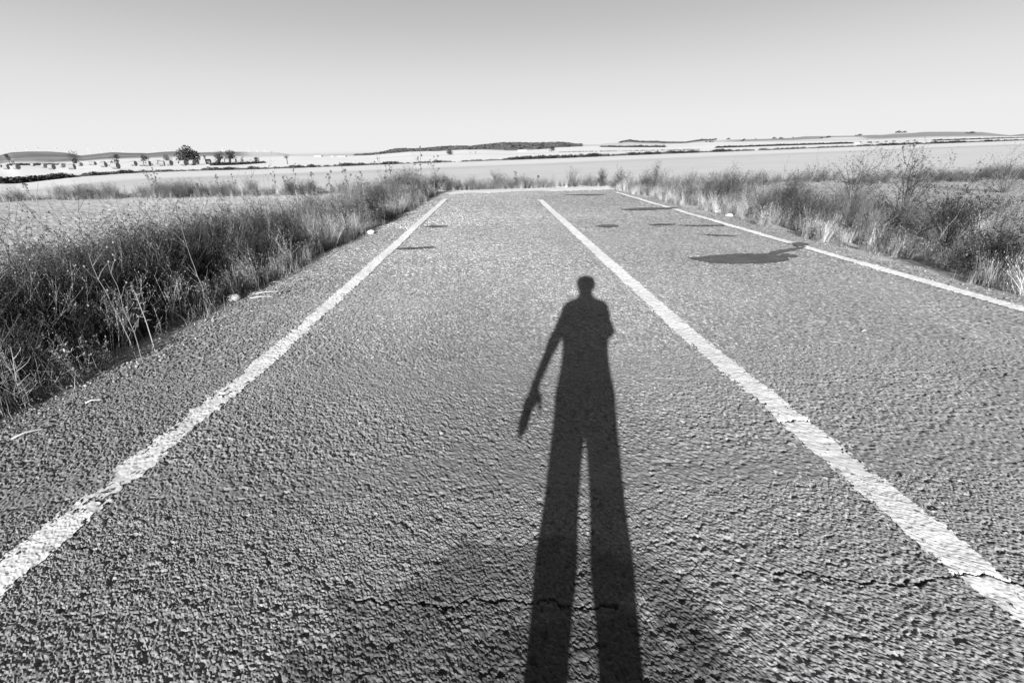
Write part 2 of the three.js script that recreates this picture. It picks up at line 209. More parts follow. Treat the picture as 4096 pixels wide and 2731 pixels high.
tar([[1790, 588], [1812, 586], [1832, 591], [1815, 595]], 3);
tar([[1815, 562], [1835, 559], [1858, 565], [1836, 569]], 4);
tar([[1368, 522], [1395, 519], [1418, 520], [1415, 524], [1390, 525]], 5);
tar([[1490, 518], [1520, 516], [1553, 517], [1540, 519], [1510, 520]], 6);
tar([[1560, 519], [1600, 519], [1665, 519], [1650, 521], [1600, 521]], 7);
tar([[1425, 482], [1480, 479], [1530, 478], [1560, 480], [1500, 483], [1450, 484]], 8);
tar([[905, 574], [940, 570], [1000, 570], [960, 574], [930, 575]], 9);
tar([[970, 522], [1000, 520], [1030, 521], [1000, 524]], 10);
tar([[1290, 449], [1330, 448], [1390, 447], [1350, 450]], 11);
tar([[1600, 540], [1640, 541], [1690, 545], [1650, 544]], 12);
structure(road, 'road');

// ---------------------------------------------------------------- verges, near fields, dirt track
const soilL = (x, z) => 0.16 + 0.12 * fbm(x * 5, z * 5, 31) + 0.06 * hash(x * 60, z * 60, 3);
structure(new THREE.Mesh(sheet(OUT_L - 0.3, z => edgeL(z) + 0.12, 90, 6, -22.6, 460, (x, z) => nearGround(x, z) + (fbm(x * 14, z * 14, 33) - 0.5) * 0.03, soilL), MAT.soil), 'left_verge');
structure(new THREE.Mesh(sheet(z => edgeR(z) - 0.12, OUT_R + 0.3, 110, 6, -22.6, 420, (x, z) => nearGround(x, z) + (fbm(x * 14, z * 14, 35) - 0.5) * 0.03, (x, z) => soilL(x, z) + 0.08), MAT.soil), 'right_verge');
const clod = (x, z, s) => { const [h] = chips(x, z, 0.105, s), [k] = chips(x, z, 0.3, s + 9); return (h - 0.3) * 0.05 + (k - 0.3) * 0.07 * vnoise(x * 0.7, z * 0.7, s + 3); };
structure(new THREE.Mesh(sheet(-16, OUT_L, 250, -2.5, -27.5, 480, (x, z) => nearGround(x, z) + clod(x, z, 91) * (1 - sstep(-23.5, -25, z)) - 0.02 * sstep(-24, -25, z), (x, z) => 0.27 + 0.07 * fbm(x * 3, z * 3, 95) + 0.06 * chips(x, z, 0.105, 91)[1]), MAT.soil), 'ploughed_field');
structure(new THREE.Mesh(sheet(-80, -15.9, 100, 8, -27.5, 80, (x, z) => nearGround(x, z) - 0.1, (x, z) => 0.3 + 0.1 * fbm(x, z, 99)), MAT.soil), 'ploughed_field_base');
structure(new THREE.Mesh(sheet(-44, -15.95, 310, -9, -27.5, 270, (x, z) => nearGround(x, z) + clod(x, z, 91) * 0.8 * (1 - sstep(-23.5, -25, z)) - 0.02 * sstep(-24, -25, z), (x, z) => 0.27 + 0.07 * fbm(x * 3, z * 3, 95) + 0.07 * fbm(x * 0.4, z * 0.6, 96)), MAT.soil), 'ploughed_field_far_side');
structure(new THREE.Mesh(sheet(OUT_R, 60, 260, 2, -25.5, 180, (x, z) => nearGround(x, z) + clod(x, z, 97) * 0.6, (x, z) => 0.25 + 0.12 * fbm(x * 2.5, z * 2.5, 98)), MAT.soil), 'right_field');
structure(new THREE.Mesh(sheet(-3.6, 9.8, 160, -20.6, -25.6, 70, (x, z) => { const p = profile(z) - 0.04 - 0.05 * sstep(5.5, 7, x) - 0.05 * sstep(-2.6, -3.4, x) + (fbm(x * 3, z * 5, 101) - 0.5) * 0.05 + 0.028 * sstep(-20.9, -21.4, z); return lerp(p, -0.36, sstep(-24, -25.5, z)); }, (x, z) => 0.45 + 0.12 * fbm(x * 2.2, z * 4, 103) + 0.05 * hash(x * 70, z * 70, 5)), MAT.soil), 'dirt_track');
structure(new THREE.Mesh(sheet(-90, 90, 60, 60, 5.9, 20, (x, z) => profile(z) - 0.12 + (fbm(x * 0.3, z * 0.3, 3) - 0.5) * 0.2, (x, z) => 0.24 + 0.1 * fbm(x, z, 7)), MAT.soil), 'field_behind');

// ---------------------------------------------------------------- far land
function farSheet(name, un, rows, tone, u0 = -1.75, u1 = 1.75) { // rows: (u) => list of distances
  const P = [], C = [], I = []; let nr = 0;
  for (let i = 0; i <= un; i++) { const u = lerp(u0, u1, i / un), R = rows(u); nr = R.length; for (const F of R) { const [x, z] = place(u, F); P.push(x, farAt(u, F), z); const t = tone(u, F, x, z); C.push(t, t, t); } }
  for (let i = 0; i < un; i++) for (let j = 0; j < nr - 1; j++) { const a = i * nr + j, b = a + 1, c = a + nr, d = c + 1; I.push(a, c, b, b, c, d); }
  const g = new THREE.BufferGeometry(); g.setAttribute('position', new THREE.Float32BufferAttribute(P, 3)); g.setAttribute('color', new THREE.Float32BufferAttribute(C, 3)); g.setIndex(I); g.computeVertexNormals();
  return structure(new THREE.Mesh(g, MAT.soil), name);
}
const spread = (a, b, n, pw = 1) => Array.from({ length: n + 1 }, (_, k) => lerp(a, b, Math.pow(k / n, pw)));
farSheet('grey_field', 420, u => spread(F0 - 0.3, lineAt(LINES[0], u)[0], 90, 1.3), (u, F, x, z) => { const f1 = lineAt(LINES[0], u)[0], k = F / f1; const strip = sstep(0.60, 0.68, k + (fbm(u * 3, 1, 111) - 0.5) * 0.05); return 0.46 + 0.10 * strip - 0.05 * sstep(0.5, 0.58, k) * (1 - strip) + 0.07 * (fbm(x * 0.5, z * 0.5, 113) - 0.5) + 0.05 * (fbm(x * 0.06, z * 0.2, 115) - 0.5); });
farSheet('stubble_field', 420, u => spread(lineAt(LINES[0], u)[0], lineAt(LINES[1], u)[0], 110, 2), (u, F, x, z) => { const b = fbm(u * 2.2 + 3, F * 0.016, 121), st = vnoise(u * 1.5, Math.log(F) * 9, 125); return 0.60 + 0.10 * (b - 0.5) + 0.08 * (fbm(x * 0.2, z * 0.2, 123) - 0.5) - 0.14 * sstep(0.72, 0.8, st) * sstep(150, 260, F); });
farSheet('hills', 900, u => [...spread(700, 1500, 46), 1600, 1800, 2300, 5000, 9000], (u, F, x, z) => {
  const X = (u * 0.92 * 461 + 512) * 4, n = fbm(x * 0.02, z * 0.012, 131, 4), m = fbm(x * 0.006, z * 0.004, 133), t = (F - 700) / 800, q = n * 0.6 + m * 0.4;
  const leftHill = 1 - sstep(1120, 1190, X), mid = sstep(1520, 1570, X) * (1 - sstep(2260, 2320, X)), wood = sstep(2420, 2480, X) * (1 - sstep(2700, 2760, X)), right = sstep(2760, 2850, X);
  let v = 0.44 + 0.1 * (m - 0.5);
  v = lerp(v, 0.085 + 0.09 * sstep(0.5, 0.64, q), leftHill * sstep(0.0, 0.10, t));
  v = lerp(v, 0.09 + 0.20 * sstep(0.56, 0.66, q), mid * sstep(0, 0.05, t));
  v = lerp(v, 0.10 + 0.12 * sstep(0.6, 0.66, q), wood * sstep(0.25, 0.35, t));
  v = lerp(v, 0.20 + 0.3 * sstep(0.52, 0.58, vnoise(u * 9, t * 3, 137)), right * sstep(0.05, 0.12, t));
  return v; });
{ const g = new THREE.CircleGeometry(16000, 96); g.rotateX(-Math.PI / 2); const m = new THREE.Mesh(g, mat(0.36, 0.95)); m.position.y = -14; structure(m, 'plain'); }

console.log('land done');
// ---------------------------------------------------------------- plants that cover the verges
function arc(R, h, lean, bend, n, x = 0, z = 0) { const a = R() * 6.2832, dx = Math.cos(a), dz = Math.sin(a), p = []; const wob = (R() - 0.5) * 0.12 * h; for (let k = 0; k <= n; k++) { const t = k / n, o = lean * t + bend * t * t; p.push([x + dx * o + wob * Math.sin(t * 5) * dz, h * t * (1 - 0.25 * bend / h * t), z + dz * o - wob * Math.sin(t * 5) * dx]); } return p; }
function twig(g, R, from, dir, len, r, c, leafC, leaves, leafL) {
  const p = [from]; let d = [...dir], q = [...from]; for (let k = 0; k < 3; k++) { d = [d[0] + (R() - 0.5) * 0.5, d[1] + (R() - 0.3) * 0.35, d[2] + (R() - 0.5) * 0.5]; const L = Math.hypot(...d); d = d.map(v => v / L); q = q.map((v, i) => v + d[i] * len / 3); p.push(q); }
  g.tube(p, r, r * 0.4, c);
  for (let k = 0; k < leaves; k++) { const b = p[1 + Math.floor(R() * 3)], a = R() * 6.2832, e = R() * 1.2 - 0.2, dd = [Math.cos(a) * Math.cos(e), Math.sin(e), Math.sin(a) * Math.cos(e)]; g.leaf(b, dd, [-Math.sin(a), 0, Math.cos(a)], leafL * (0.6 + R() * 0.8), leafL * 0.22, leafC * (0.7 + R() * 0.6)); }
  return q;
}
function tangle(seed, dark) { const R = rng(seed), g = new Geo(); for (let k = 0; k < 24; k++) { const p = arc(R, 0.45 + R() * 0.5, 0.1 + R() * 0.35, (R() - 0.3) * 0.25, 5, (R() - 0.5) * 0.15, (R() - 0.5) * 0.15), pale = R() < 0.12, c = pale ? 0.3 : dark * (1.2 + R()); g.tube(p, 0.0032, 0.0012, c); for (let j = 0; j < 8; j++) { const b = p[1 + Math.floor(R() * 5)], a = R() * 6.2832; twig(g, R, b, [Math.cos(a), 0.6 + R() * 0.5, Math.sin(a)], 0.08 + R() * 0.14, 0.0016, c, dark, 6, 0.026); } } return g.geo(); }
function dryGrass(seed, tone) { const R = rng(seed), g = new Geo(); for (let k = 0; k < 46; k++) { const h = 0.22 + R() * 0.34, p = arc(R, h, R() * 0.12, R() * 0.18, 4, (R() - 0.5) * 0.16, (R() - 0.5) * 0.16), c = tone * (0.55 + R() * 0.8); g.blade(p, 0.0022 + R() * 0.0015, c); if (R() < 0.4) { const e = p[4]; g.blob(e[0], e[1], e[2], 0.005, 0.02, 0.005, c * 1.1); } } return g.geo(); }
function seedStems(seed, tone) { const R = rng(seed), g = new Geo(); for (let k = 0; k < 9; k++) { const h = 0.45 + R() * 0.4, p = arc(R, h, (R() - 0.2) * 0.22, R() * 0.1, 6, (R() - 0.5) * 0.2, (R() - 0.5) * 0.2), c = tone * (0.5 + R() * 0.8); g.tube(p, 0.0028, 0.0014, c); for (let j = 0; j < 7; j++) { const b = p[2 + Math.floor(R() * 5)], a = R() * 6.2832, e = twig(g, R, b, [Math.cos(a) * 0.6, 1, Math.sin(a) * 0.6], 0.05 + R() * 0.12, 0.0014, c, c * 0.5, 2, 0.025); if (R() < 0.75) g.blob(e[0], e[1], e[2], 0.0055, 0.008, 0.0055, Math.min(0.6, c * 1.4)); } } return g.geo(); }
function lowGrass(seed, tone) { const R = rng(seed), g = new Geo(); for (let k = 0; k < 60; k++) { const p = arc(R, 0.05 + R() * 0.16, R() * 0.09, R() * 0.08, 3, (R() - 0.5) * 0.3, (R() - 0.5) * 0.3); g.blade(p, 0.0024, tone * (0.5 + R())); } return g.geo(); }
function herb(seed, tone) { const R = rng(seed), g = new Geo(); for (let k = 0; k < 9; k++) { const p = arc(R, 0.18 + R() * 0.26, R() * 0.12, R() * 0.05, 5, (R() - 0.5) * 0.12, (R() - 0.5) * 0.12), c = tone * (0.7 + R() * 0.6); g.tube(p, 0.003, 0.0015, c); for (let j = 0; j < 16; j++) { const b = p[1 + Math.floor(R() * 5)], a = R() * 6.2832, e = R() * 0.9; g.leaf(b, [Math.cos(a) * Math.cos(e), Math.sin(e), Math.sin(a) * Math.cos(e)], [-Math.sin(a), 0, Math.cos(a)], 0.03 + R() * 0.035, 0.008, tone * (0.7 + R() * 0.8)); } } return g.geo(); }
function wispy(seed, tone) { const R = rng(seed), g = new Geo(); for (let k = 0; k < 7; k++) { const h = 0.55 + R() * 0.6, p = arc(R, h, (R() - 0.1) * 0.4, (R() - 0.4) * 0.3, 7, (R() - 0.5) * 0.3, (R() - 0.5) * 0.3), c = tone * (0.6 + R() * 0.9); g.tube(p, 0.0034, 0.0014, c); for (let j = 0; j < 9; j++) { const b = p[2 + Math.floor(R() * 6)], a = R() * 6.2832, e = twig(g, R, b, [Math.cos(a), 0.5 + R(), Math.sin(a)], 0.08 + R() * 0.22, 0.0018, c, c, 3, 0.022); if (R() < 0.5) g.blob(e[0], e[1], e[2], 0.007, 0.01, 0.007, c * 1.2); } } return g.geo(); }
function bare(seed, tone) { const R = rng(seed), g = new Geo(); for (let k = 0; k < 6; k++) { const h = 0.25 + R() * 0.45, p = arc(R, h, (R() - 0.3) * 0.7, (R() - 0.5) * 0.3, 5, (R() - 0.5) * 0.3, (R() - 0.5) * 0.3), c = tone * (0.5 + R() * 0.8); g.tube(p, 0.0042, 0.0018, c); for (let j = 0; j < 5; j++) { const a = R() * 6.2832; twig(g, R, p[1 + Math.floor(R() * 5)], [Math.cos(a), R() * 0.9, Math.sin(a)], 0.1 + R() * 0.2, 0.002, c, c, 0, 0.02); } } return g.geo(); }
const KIND = {
  dark: [1, 2, 3, 4, 8].map(s => tangle(s, 0.042)), brown: [5, 6, 7].map(s => tangle(s, 0.11)), grass: [11, 12, 13].map(s => dryGrass(s, 0.36)), palegrass: [14, 15].map(s => dryGrass(s, 0.56)), stems: [21, 22, 23].map(s => seedStems(s, 0.3)), palestems: [24, 25].map(s => seedStems(s, 0.5)), low: [31, 32].map(s => lowGrass(s, 0.3)), herb: [41, 42].map(s => herb(s, 0.24)), darkherb: [43, 44].map(s => herb(s, 0.07)), wispy: [51, 52, 53].map(s => wispy(s, 0.13)), bare: [61, 62, 63].map(s => bare(s, 0.38)) };
const DUMMY = new THREE.Object3D(), TINT = new THREE.Color();
function plantOut(name, label, spots, kinds) { // spots: [x, y, z, size, kind]
  const lists = {}; let n = 0;
  for (const s of spots) { const k = s[4] + ':' + (n++ % KIND[s[4]].length); (lists[k] ??= []).push(s); }
  const root = new THREE.Group(); const R = rng(name.length * 77 + spots.length);
  for (const [k, L] of Object.entries(lists)) {
    const [kind, v] = k.split(':'), im = new THREE.InstancedMesh(KIND[kind][+v], MAT.plant, L.length); im.name = { dark: 'dark_weeds', brown: 'brown_weeds', grass: 'dry_grass', palegrass: 'pale_grass', stems: 'seed_stems', palestems: 'pale_seed_stems', low: 'short_grass', herb: 'herbs', darkherb: 'dark_herbs', wispy: 'wispy_twigs', bare: 'bare_twigs' }[kind]; im.userData.kind = 'stuff';
    L.forEach(([x, y, z, s], i) => { DUMMY.position.set(x, y - 0.01, z); DUMMY.rotation.set((R() - 0.5) * 0.5, R() * 6.2832, (R() - 0.5) * 0.5); DUMMY.scale.set(s * (0.85 + R() * 0.3), s * (0.8 + R() * 0.45), s * (0.85 + R() * 0.3)); DUMMY.updateMatrix(); im.setMatrixAt(i, DUMMY.matrix); const t = 0.45 + R() * 1.1; im.setColorAt(i, TINT.setRGB(t, t, t)); });
    root.add(im);
  }
  return stuff(root, name, label, 'weeds');
}
function pick(R, w) { let t = 0; for (const k in w) t += w[k]; t *= R(); for (const k in w) if ((t -= w[k]) <= 0) return k; return Object.keys(w)[0]; }
{ // left verge: dark tangle near the camera, drier and paler towards the end of the road
  const R = rng(501), S = [];
  for (let k = 0; k < 5000; k++) {
    const z = -0.3 - 20.6 * Math.pow(R(), 0.85), xi = edgeL(z) - 0.02, wid = lerp(1.75, 1.55, sstep(-4, -20, z)), t = R(), x = xi - t * wid - 0.02, y = nearGround(x, z), near = 1 - sstep(-5.5, -9.5, z + (R() - 0.5) * 3), clump = fbm(x * 0.9, z * 0.7, 201), tuft = 0.55 + 0.9 * fbm(x * 1.5 + 7, z * 1.2, 203);
    let kind, s;
    if (t < 0.16) { kind = pick(R, { low: 4, herb: 2, grass: 2.4, darkherb: 1.2, bare: 0.6, palestems: 0.8 }); s = 0.35 + R() * 0.45; if (kind === 'low') s = 0.7 + R() * 0.5; if (clump > 0.54 && R() < 0.75) continue; }
    else if (t < 0.36) { kind = near > 0.5 ? pick(R, { dark: 3, grass: 1.2, stems: 2.4, herb: 2, darkherb: 3, low: 1, bare: 1.2, palestems: 1 }) : pick(R, { brown: 0.7, grass: 4, stems: 2, herb: 2, dark: clump > 0.56 ? 3.5 : 0.1, palegrass: 4, palestems: 3 }); s = (0.36 + R() * 0.3) * tuft; }
    else { kind = near > 0.5 ? pick(R, { dark: 9, stems: 2.4, palestems: 0.5, darkherb: 3, bare: 3, wispy: 1 }) : pick(R, { dark: clump > 0.57 ? 5 : 0.2, brown: 1.2, grass: 4, stems: 2.4, palestems: 3.5, palegrass: 4.5, wispy: 0.8, herb: 1.5 }); s = (0.5 + R() * 0.26) * lerp(1, 1.2, sstep(-13, -19, z)) * (near > 0.5 ? 0.85 + 0.3 * tuft : 0.35 + 0.68 * tuft); }
    if (near < 0.5 && (kind === 'grass' || kind === 'palegrass')) s *= 1.2;
    S.push([x, y, z, s, kind]);
  }
  for (let k = 0; k < 34; k++) { const z = -2.8 - 7 * R(), x = edgeL(z) - 0.9 - 0.9 * R(); S.push([x, nearGround(x, z), z, 0.75 + R() * 0.4, 'wispy']); }
  plantOut('left_verge_weeds', 'dense tangle of dark weeds and dry grass along the left roadside', S);
}
{ // right verge: pale dry grass by the road, uneven brown weeds behind
  const R = rng(601), S = [];
  for (let k = 0; k < 6200; k++) {
    const z = -1.5 - 19.4 * Math.pow(R(), 0.9), xi = edgeR(z), t = R(), wid = lerp(4.2, 3.0, sstep(-5, -20, z)), x = xi + t * wid, y = nearGround(x, z), clump = fbm(x * 0.75, z * 0.6, 301), tuft = fbm(x * 1.3, z * 1.1, 303); let kind, s;
    if (t < 0.12) { kind = pick(R, { low: 4, grass: 2, palegrass: 3.5, herb: 2, bare: 0.6 }); s = 0.35 + R() * 0.5; if (fbm(x * 2, z * 2, 305) > 0.52) continue; }
    else if (t < 0.36) { kind = pick(R, { palegrass: 5, grass: 3.5, stems: 1.8, palestems: 1.5, herb: 3, dark: clump > 0.55 ? 4 : 0.2, low: 1.6, bare: 1, darkherb: 1.4 }); s = (0.3 + R() * 0.3) * (0.55 + 0.9 * tuft); }
    else { kind = pick(R, { brown: clump > 0.5 ? 4 : 0.8, dark: clump > 0.55 ? 6 : 0.2, grass: 3.4, palegrass: 3.4, stems: 2.4, palestems: 2.4, wispy: clump > 0.48 ? 1.6 : 0.4, herb: 2, bare: 1.3 }); s = (0.34 + R() * 0.36) * (0.4 + 1.1 * tuft); if (t > 0.7 && R() < 0.55) continue; }
    S.push([x, y, z, s, kind]);
  }
  plantOut('right_verge_weeds', 'pale dry grass and brown weeds along the right roadside', S);
}
{ // weeds beyond the dirt track and along the far edges of the near fields
  const R = rng(701), S = [];
  for (let k = 0; k < 4200; k++) { const x = -46 + R() * 44, z = -23.3 - R() * 2.6, [u, F] = local(x, z), y = F > F0 ? farAt(u, F) : -0.36, c = fbm(x * 0.7, z * 0.8, 401); if (c < 0.36 && R() < 0.7) continue; const kind = pick(R, { dark: c > 0.58 ? 3 : 0.3, brown: c > 0.5 ? 3 : 1, grass: 4, stems: 2.5, palegrass: 2, herb: 2, low: 2, wispy: 0.7 }); S.push([x, y, z, (0.3 + R() * 0.4) * (0.35 + 1.1 * c), kind]); }
  for (let k = 0; k < 2000; k++) { const x = -2.4 + R() * 9, z = -23.1 - R() * 1.7, c = fbm(x * 0.8, 2, 403); if (x > 3.0 && x < 4.6 && R() < 0.85) continue; const kind = pick(R, { brown: 2, grass: 4, herb: 5, stems: 1.2, palegrass: 2, low: 2, darkherb: 1 }); S.push([x, -0.36, z, (0.3 + R() * 0.32) * (0.3 + 1.35 * c), kind]); }
  for (let k = 0; k < 2400; k++) { const x = 9 + R() * 34, z = -21.5 - R() * 2.6, c = fbm(x * 0.5, z * 0.8, 407), kind = pick(R, { dark: c > 0.5 ? 4 : 0.5, brown: 4, grass: 3, stems: 3, low: 2 }); if (x < 14 && R() < 0.6 || c < 0.38) continue; S.push([x, nearGround(Math.min(x, 60), z), z, (0.3 + R() * 0.4) * (0.4 + 0.9 * c), kind]); }
  plantOut('far_margin_weeds', 'band of low weeds beyond the pale dirt track', S);
}
console.log('weeds done');
// ---------------------------------------------------------------- single plants
const add = (parent, name, geometry, material, label) => { const m = new THREE.Mesh(geometry, material); m.name = name; if (label) m.userData.label = label; parent.add(m); return m; };
const headGeo = (() => { const g = new Geo(), R = rng(9); g.blob(0, 0.012, 0, 0.022, 0.024, 0.022, 0.12, R); for (let k = 0; k < 14; k++) { const a = k * 2.4, e = -0.2 + (k % 5) * 0.3; g.leaf([0, 0.012, 0], [Math.cos(a) * Math.cos(e), Math.sin(e), Math.sin(a) * Math.cos(e)], [-Math.sin(a), 0, Math.cos(a)], 0.042, 0.005, 0.15); } for (let k = 0; k < 8; k++) { const a = k * 0.8; g.leaf([0, 0.02, 0], [Math.cos(a) * 0.35, 1, Math.sin(a) * 0.35], [-Math.sin(a), 0, Math.cos(a)], 0.035, 0.004, 0.1); } return g.geo(); })();
const spinyLeaf = [1, 2].map(q => { const g = new Geo(), R = rng(q); g.tube([[0, 0, 0], [0.05, 0.03, 0], [0.11, 0.03, 0], [0.16, -0.01, 0]], 0.004, 0.001, 0.3); for (let k = 0; k < 9; k++) { const x = 0.02 + k * 0.015, s = k % 2 ? 1 : -1; g.leaf([x, 0.03, 0], [0.6, 0.1, s], [1, 0, 0], 0.05 * (1 - k * 0.06), 0.01, 0.09 + R() * 0.09); } return g.geo(); });
function thistle(seed, base, topY, tone, lean, label, group, headScale = 1) {
  const R = rng(seed), o = new THREE.Group(), h = topY - base.y; o.position.set(base.x, base.y, base.z);
  const g = new Geo(), main = []; for (let k = 0; k <= 8; k++) { const t = k / 8; main.push([lean * h * t + Math.sin(t * 6 + seed) * 0.012, h * t, Math.cos(t * 5 + seed) * 0.014]); } tone *= 0.42; g.tube(main, 0.009, 0.004, tone, 5); const tips = [main[8]];
  const nb = 4 + Math.floor(R() * 4);
  for (let b = 0; b < nb; b++) { const t = 0.35 + 0.6 * R(), a = R() * 6.2832, p0 = [lean * h * t, h * t, 0], len = h * (0.14 + 0.16 * R()); const p = [0, 0.4, 0.75, 1].map(q => [p0[0] + Math.cos(a) * len * 0.55 * q, p0[1] + len * (0.3 * q + 0.6 * q * q), p0[2] + Math.sin(a) * len * 0.55 * q]); g.tube(p, 0.006, 0.003, tone, 4); tips.push(p[3]); if (R() < 0.6) { const e = [p[1][0] + 0.04 * Math.sin(a), p[1][1] + 0.07, p[1][2] + 0.04 * Math.cos(a)]; g.tube([p[1], e], 0.004, 0.002, tone); tips.push(e); } }
  add(o, 'stem', g.geo(), MAT.plant);
  for (const p of tips) { const m = add(o, 'flower_head', headGeo, MAT.plant); m.position.set(...p); m.rotation.set((R() - 0.5) * 0.8, R() * 6, (R() - 0.5) * 0.8); m.scale.setScalar((0.8 + R() * 0.5) * headScale); }
  for (let k = 0; k < 7; k++) { const t = 0.04 + 0.6 * R(), m = add(o, 'leaf', spinyLeaf[k % 2], MAT.plant); m.position.set(lean * h * t, h * t, 0); m.rotation.set(0, R() * 6.28, -0.5 + R() * 0.6); m.scale.setScalar((1.1 - t) * (0.8 + R() * 0.5)); }
  return top(o, 'thistle', label, 'thistle', group);
}
// [X, Y of the top, forward distance, tone, lean, label]
const THISTLES = [
  [1673, 590, 19.0, 0.5, 0.03, 'tallest pale dry thistle, standing at the far corner of the left verge'], [1512, 617, 18.4, 0.42, 0.02, 'tall dry thistle on the left verge, second tallest, left of the tallest one'],
  [1728, 628, 19.6, 0.45, 0.05, 'dry thistle at the road corner just right of the tallest thistle'], [1560, 655, 17.8, 0.16, -0.02, 'dark headed bushy thistle between the two tallest thistles'],
  [1388, 682, 17.2, 0.34, -0.03, 'dry thistle on the left verge against the grey field, left of the tall pair'], [1436, 690, 17.0, 0.3, 0.04, 'short branched thistle just left of the second tallest thistle'],
  [1320, 698, 16.4, 0.32, -0.05, 'leaning dry thistle in the middle of the left verge weeds'], [1242, 690, 24.2, 0.4, 0.0, 'slim pale thistle in the weed band behind the ploughed field, nearest the road'],
  [1168, 668, 24.4, 0.36, 0.04, 'tall leafy thistle in the weed band, below the slender distant tree'], [1091, 688, 24.2, 0.5, 0.02, 'pale thistle with bright stem in the weed band behind the ploughed field'],
  [1135, 715, 24.6, 0.28, -0.03, 'small thistle between two taller ones in the weed band'], [923, 698, 24.0, 0.4, 0.03, 'forked pale thistle in the weed band left of the bright stemmed one'],
  [866, 703, 24.2, 0.34, -0.04, 'thin leaning thistle in the weed band below the rounded trees'], [788, 738, 24.3, 0.22, 0.0, 'short dark thistle in the weed band below the largest tree'],
  [612, 679, 24.0, 0.3, -0.02, 'tall dark leafy thistle standing alone in the weed band at left'], [590, 690, 24.1, 0.5, -0.06, 'pale bare thistle leaning beside the tall dark leafy thistle'],
  [105, 736, 23.6, 0.48, -0.08, 'pale feathery thistle near the left border of the picture'], [3647, 582, 8.6, 0.16, 0.04, 'tall dark thistle with loose round heads on the right verge'],
  [2062, 690, 23.6, 0.26, 0.0, 'narrow thistle spire in the weeds beyond the end of the road'], [2150, 706, 23.8, 0.24, 0.02, 'short branched thistle beyond the end of the road'] ];
THISTLES.forEach(([X, Y, F, tone, lean, label], i) => { const q = sight(X, Y), [x, z] = place(q.u, F); thistle(900 + i, { x, y: groundAt(x, z) - 0.02, z }, CAM_Y + q.s * F, tone, lean, label, 'dry thistles', F > 15 ? 1.25 : 1); });

function stalk(seed, X, Y, F, tone, lean, twigs, label, thick = 0.004) { // slender bare branched stalk
  tone *= 0.7; const R = rng(seed), q = sight(X, Y), [x0, z0] = place(q.u, F), y0 = groundAt(x0, z0) - 0.02, h = CAM_Y + q.s * F - y0, g = new Geo(), p = [];
  for (let k = 0; k <= 9; k++) { const t = k / 9; p.push([lean * h * (t - 1) + (R() - 0.5) * 0.025 * (k % 9 ? 1 : 0), h * t, (R() - 0.5) * 0.03]); }
  g.tube(p, thick, thick * 0.4, tone, 4);
  for (let k = 0; k < twigs; k++) { const b = p[3 + Math.floor(R() * 6)], a = R() * 6.2832, e = twig(g, R, b, [Math.cos(a) * 0.8, 0.9, Math.sin(a) * 0.8], 0.08 + R() * 0.16, thick * 0.5, tone, tone, 2, 0.02); if (R() < 0.5) g.blob(e[0], e[1], e[2], 0.008, 0.012, 0.008, tone * 1.1); }
  const o = new THREE.Group(); o.position.set(x0, y0, z0); add(o, 'stem', g.geo(), MAT.plant); return top(o, 'dry_stalk', label, 'stalk', 'bare stalks on the verges');
}
[[190, 805, 4.6, 0.11, -0.2, 6, 'dark forked stalk rising against the ploughed field near the left border'], [243, 800, 4.8, 0.10, -0.22, 7, 'dark bent stalk just right of the forked one near the left border'], [388, 782, 5.4, 0.16, -0.12, 8, 'thin upright stalk in front of the ploughed field, third from the left border'], [545, 812, 5.6, 0.12, -0.4, 9, 'stalk leaning far left across the ploughed field'], [490, 835, 5.2, 0.2, -0.45, 8, 'pale thin stalk leaning left below the dark leaning one'],
 [723, 905, 4.7, 0.42, -0.06, 7, 'pale straight stalk among the dark left weeds'], [352, 1010, 3.4, 0.4, -0.08, 8, 'pale stalk with seed head in the dark weeds near the camera'], [430, 1040, 3.3, 0.36, 0.02, 10, 'pale ladder-like stalk in the darkest weeds near the camera'], [52, 1330, 3.0, 0.4, 0.02, 3, 'short pale stalk at the left border beside the road'], [150, 1060, 3.9, 0.34, 0.5, 4, 'pale stick leaning right across the dark weeds at the left border'],
 [3272, 592, 8.8, 0.14, -0.1, 8, 'dark kinked stalk on the right verge, leftmost of the tall ones'], [3455, 592, 8.7, 0.15, 0.06, 8, 'dark upright stalk in the middle of the right verge weeds'], [3556, 590, 8.4, 0.15, 0.3, 8, 'dark stalk leaning right beside the tall dark thistle'], [3582, 588, 8.5, 0.13, 0.25, 6, 'second stalk leaning right, nearest the tall dark thistle'], [3155, 618, 9.6, 0.2, 0.02, 7, 'faint thin stalk on the right verge against the pale field'], [2940, 630, 11, 0.24, 0.0, 8, 'thin stalk above the paler grass of the right verge'], [2470, 650, 15, 0.24, 0.02, 6, 'thin stalk at the far end of the right verge'],
 [3900, 745, 6.8, 0.55, 0.35, 3, 'pale arching stalk at the right among dry grass'], [3846, 690, 7.4, 0.2, -0.1, 5, 'short dark stalk near the dark weeds at the right border']].forEach((a, i) => stalk(1200 + i, ...a));
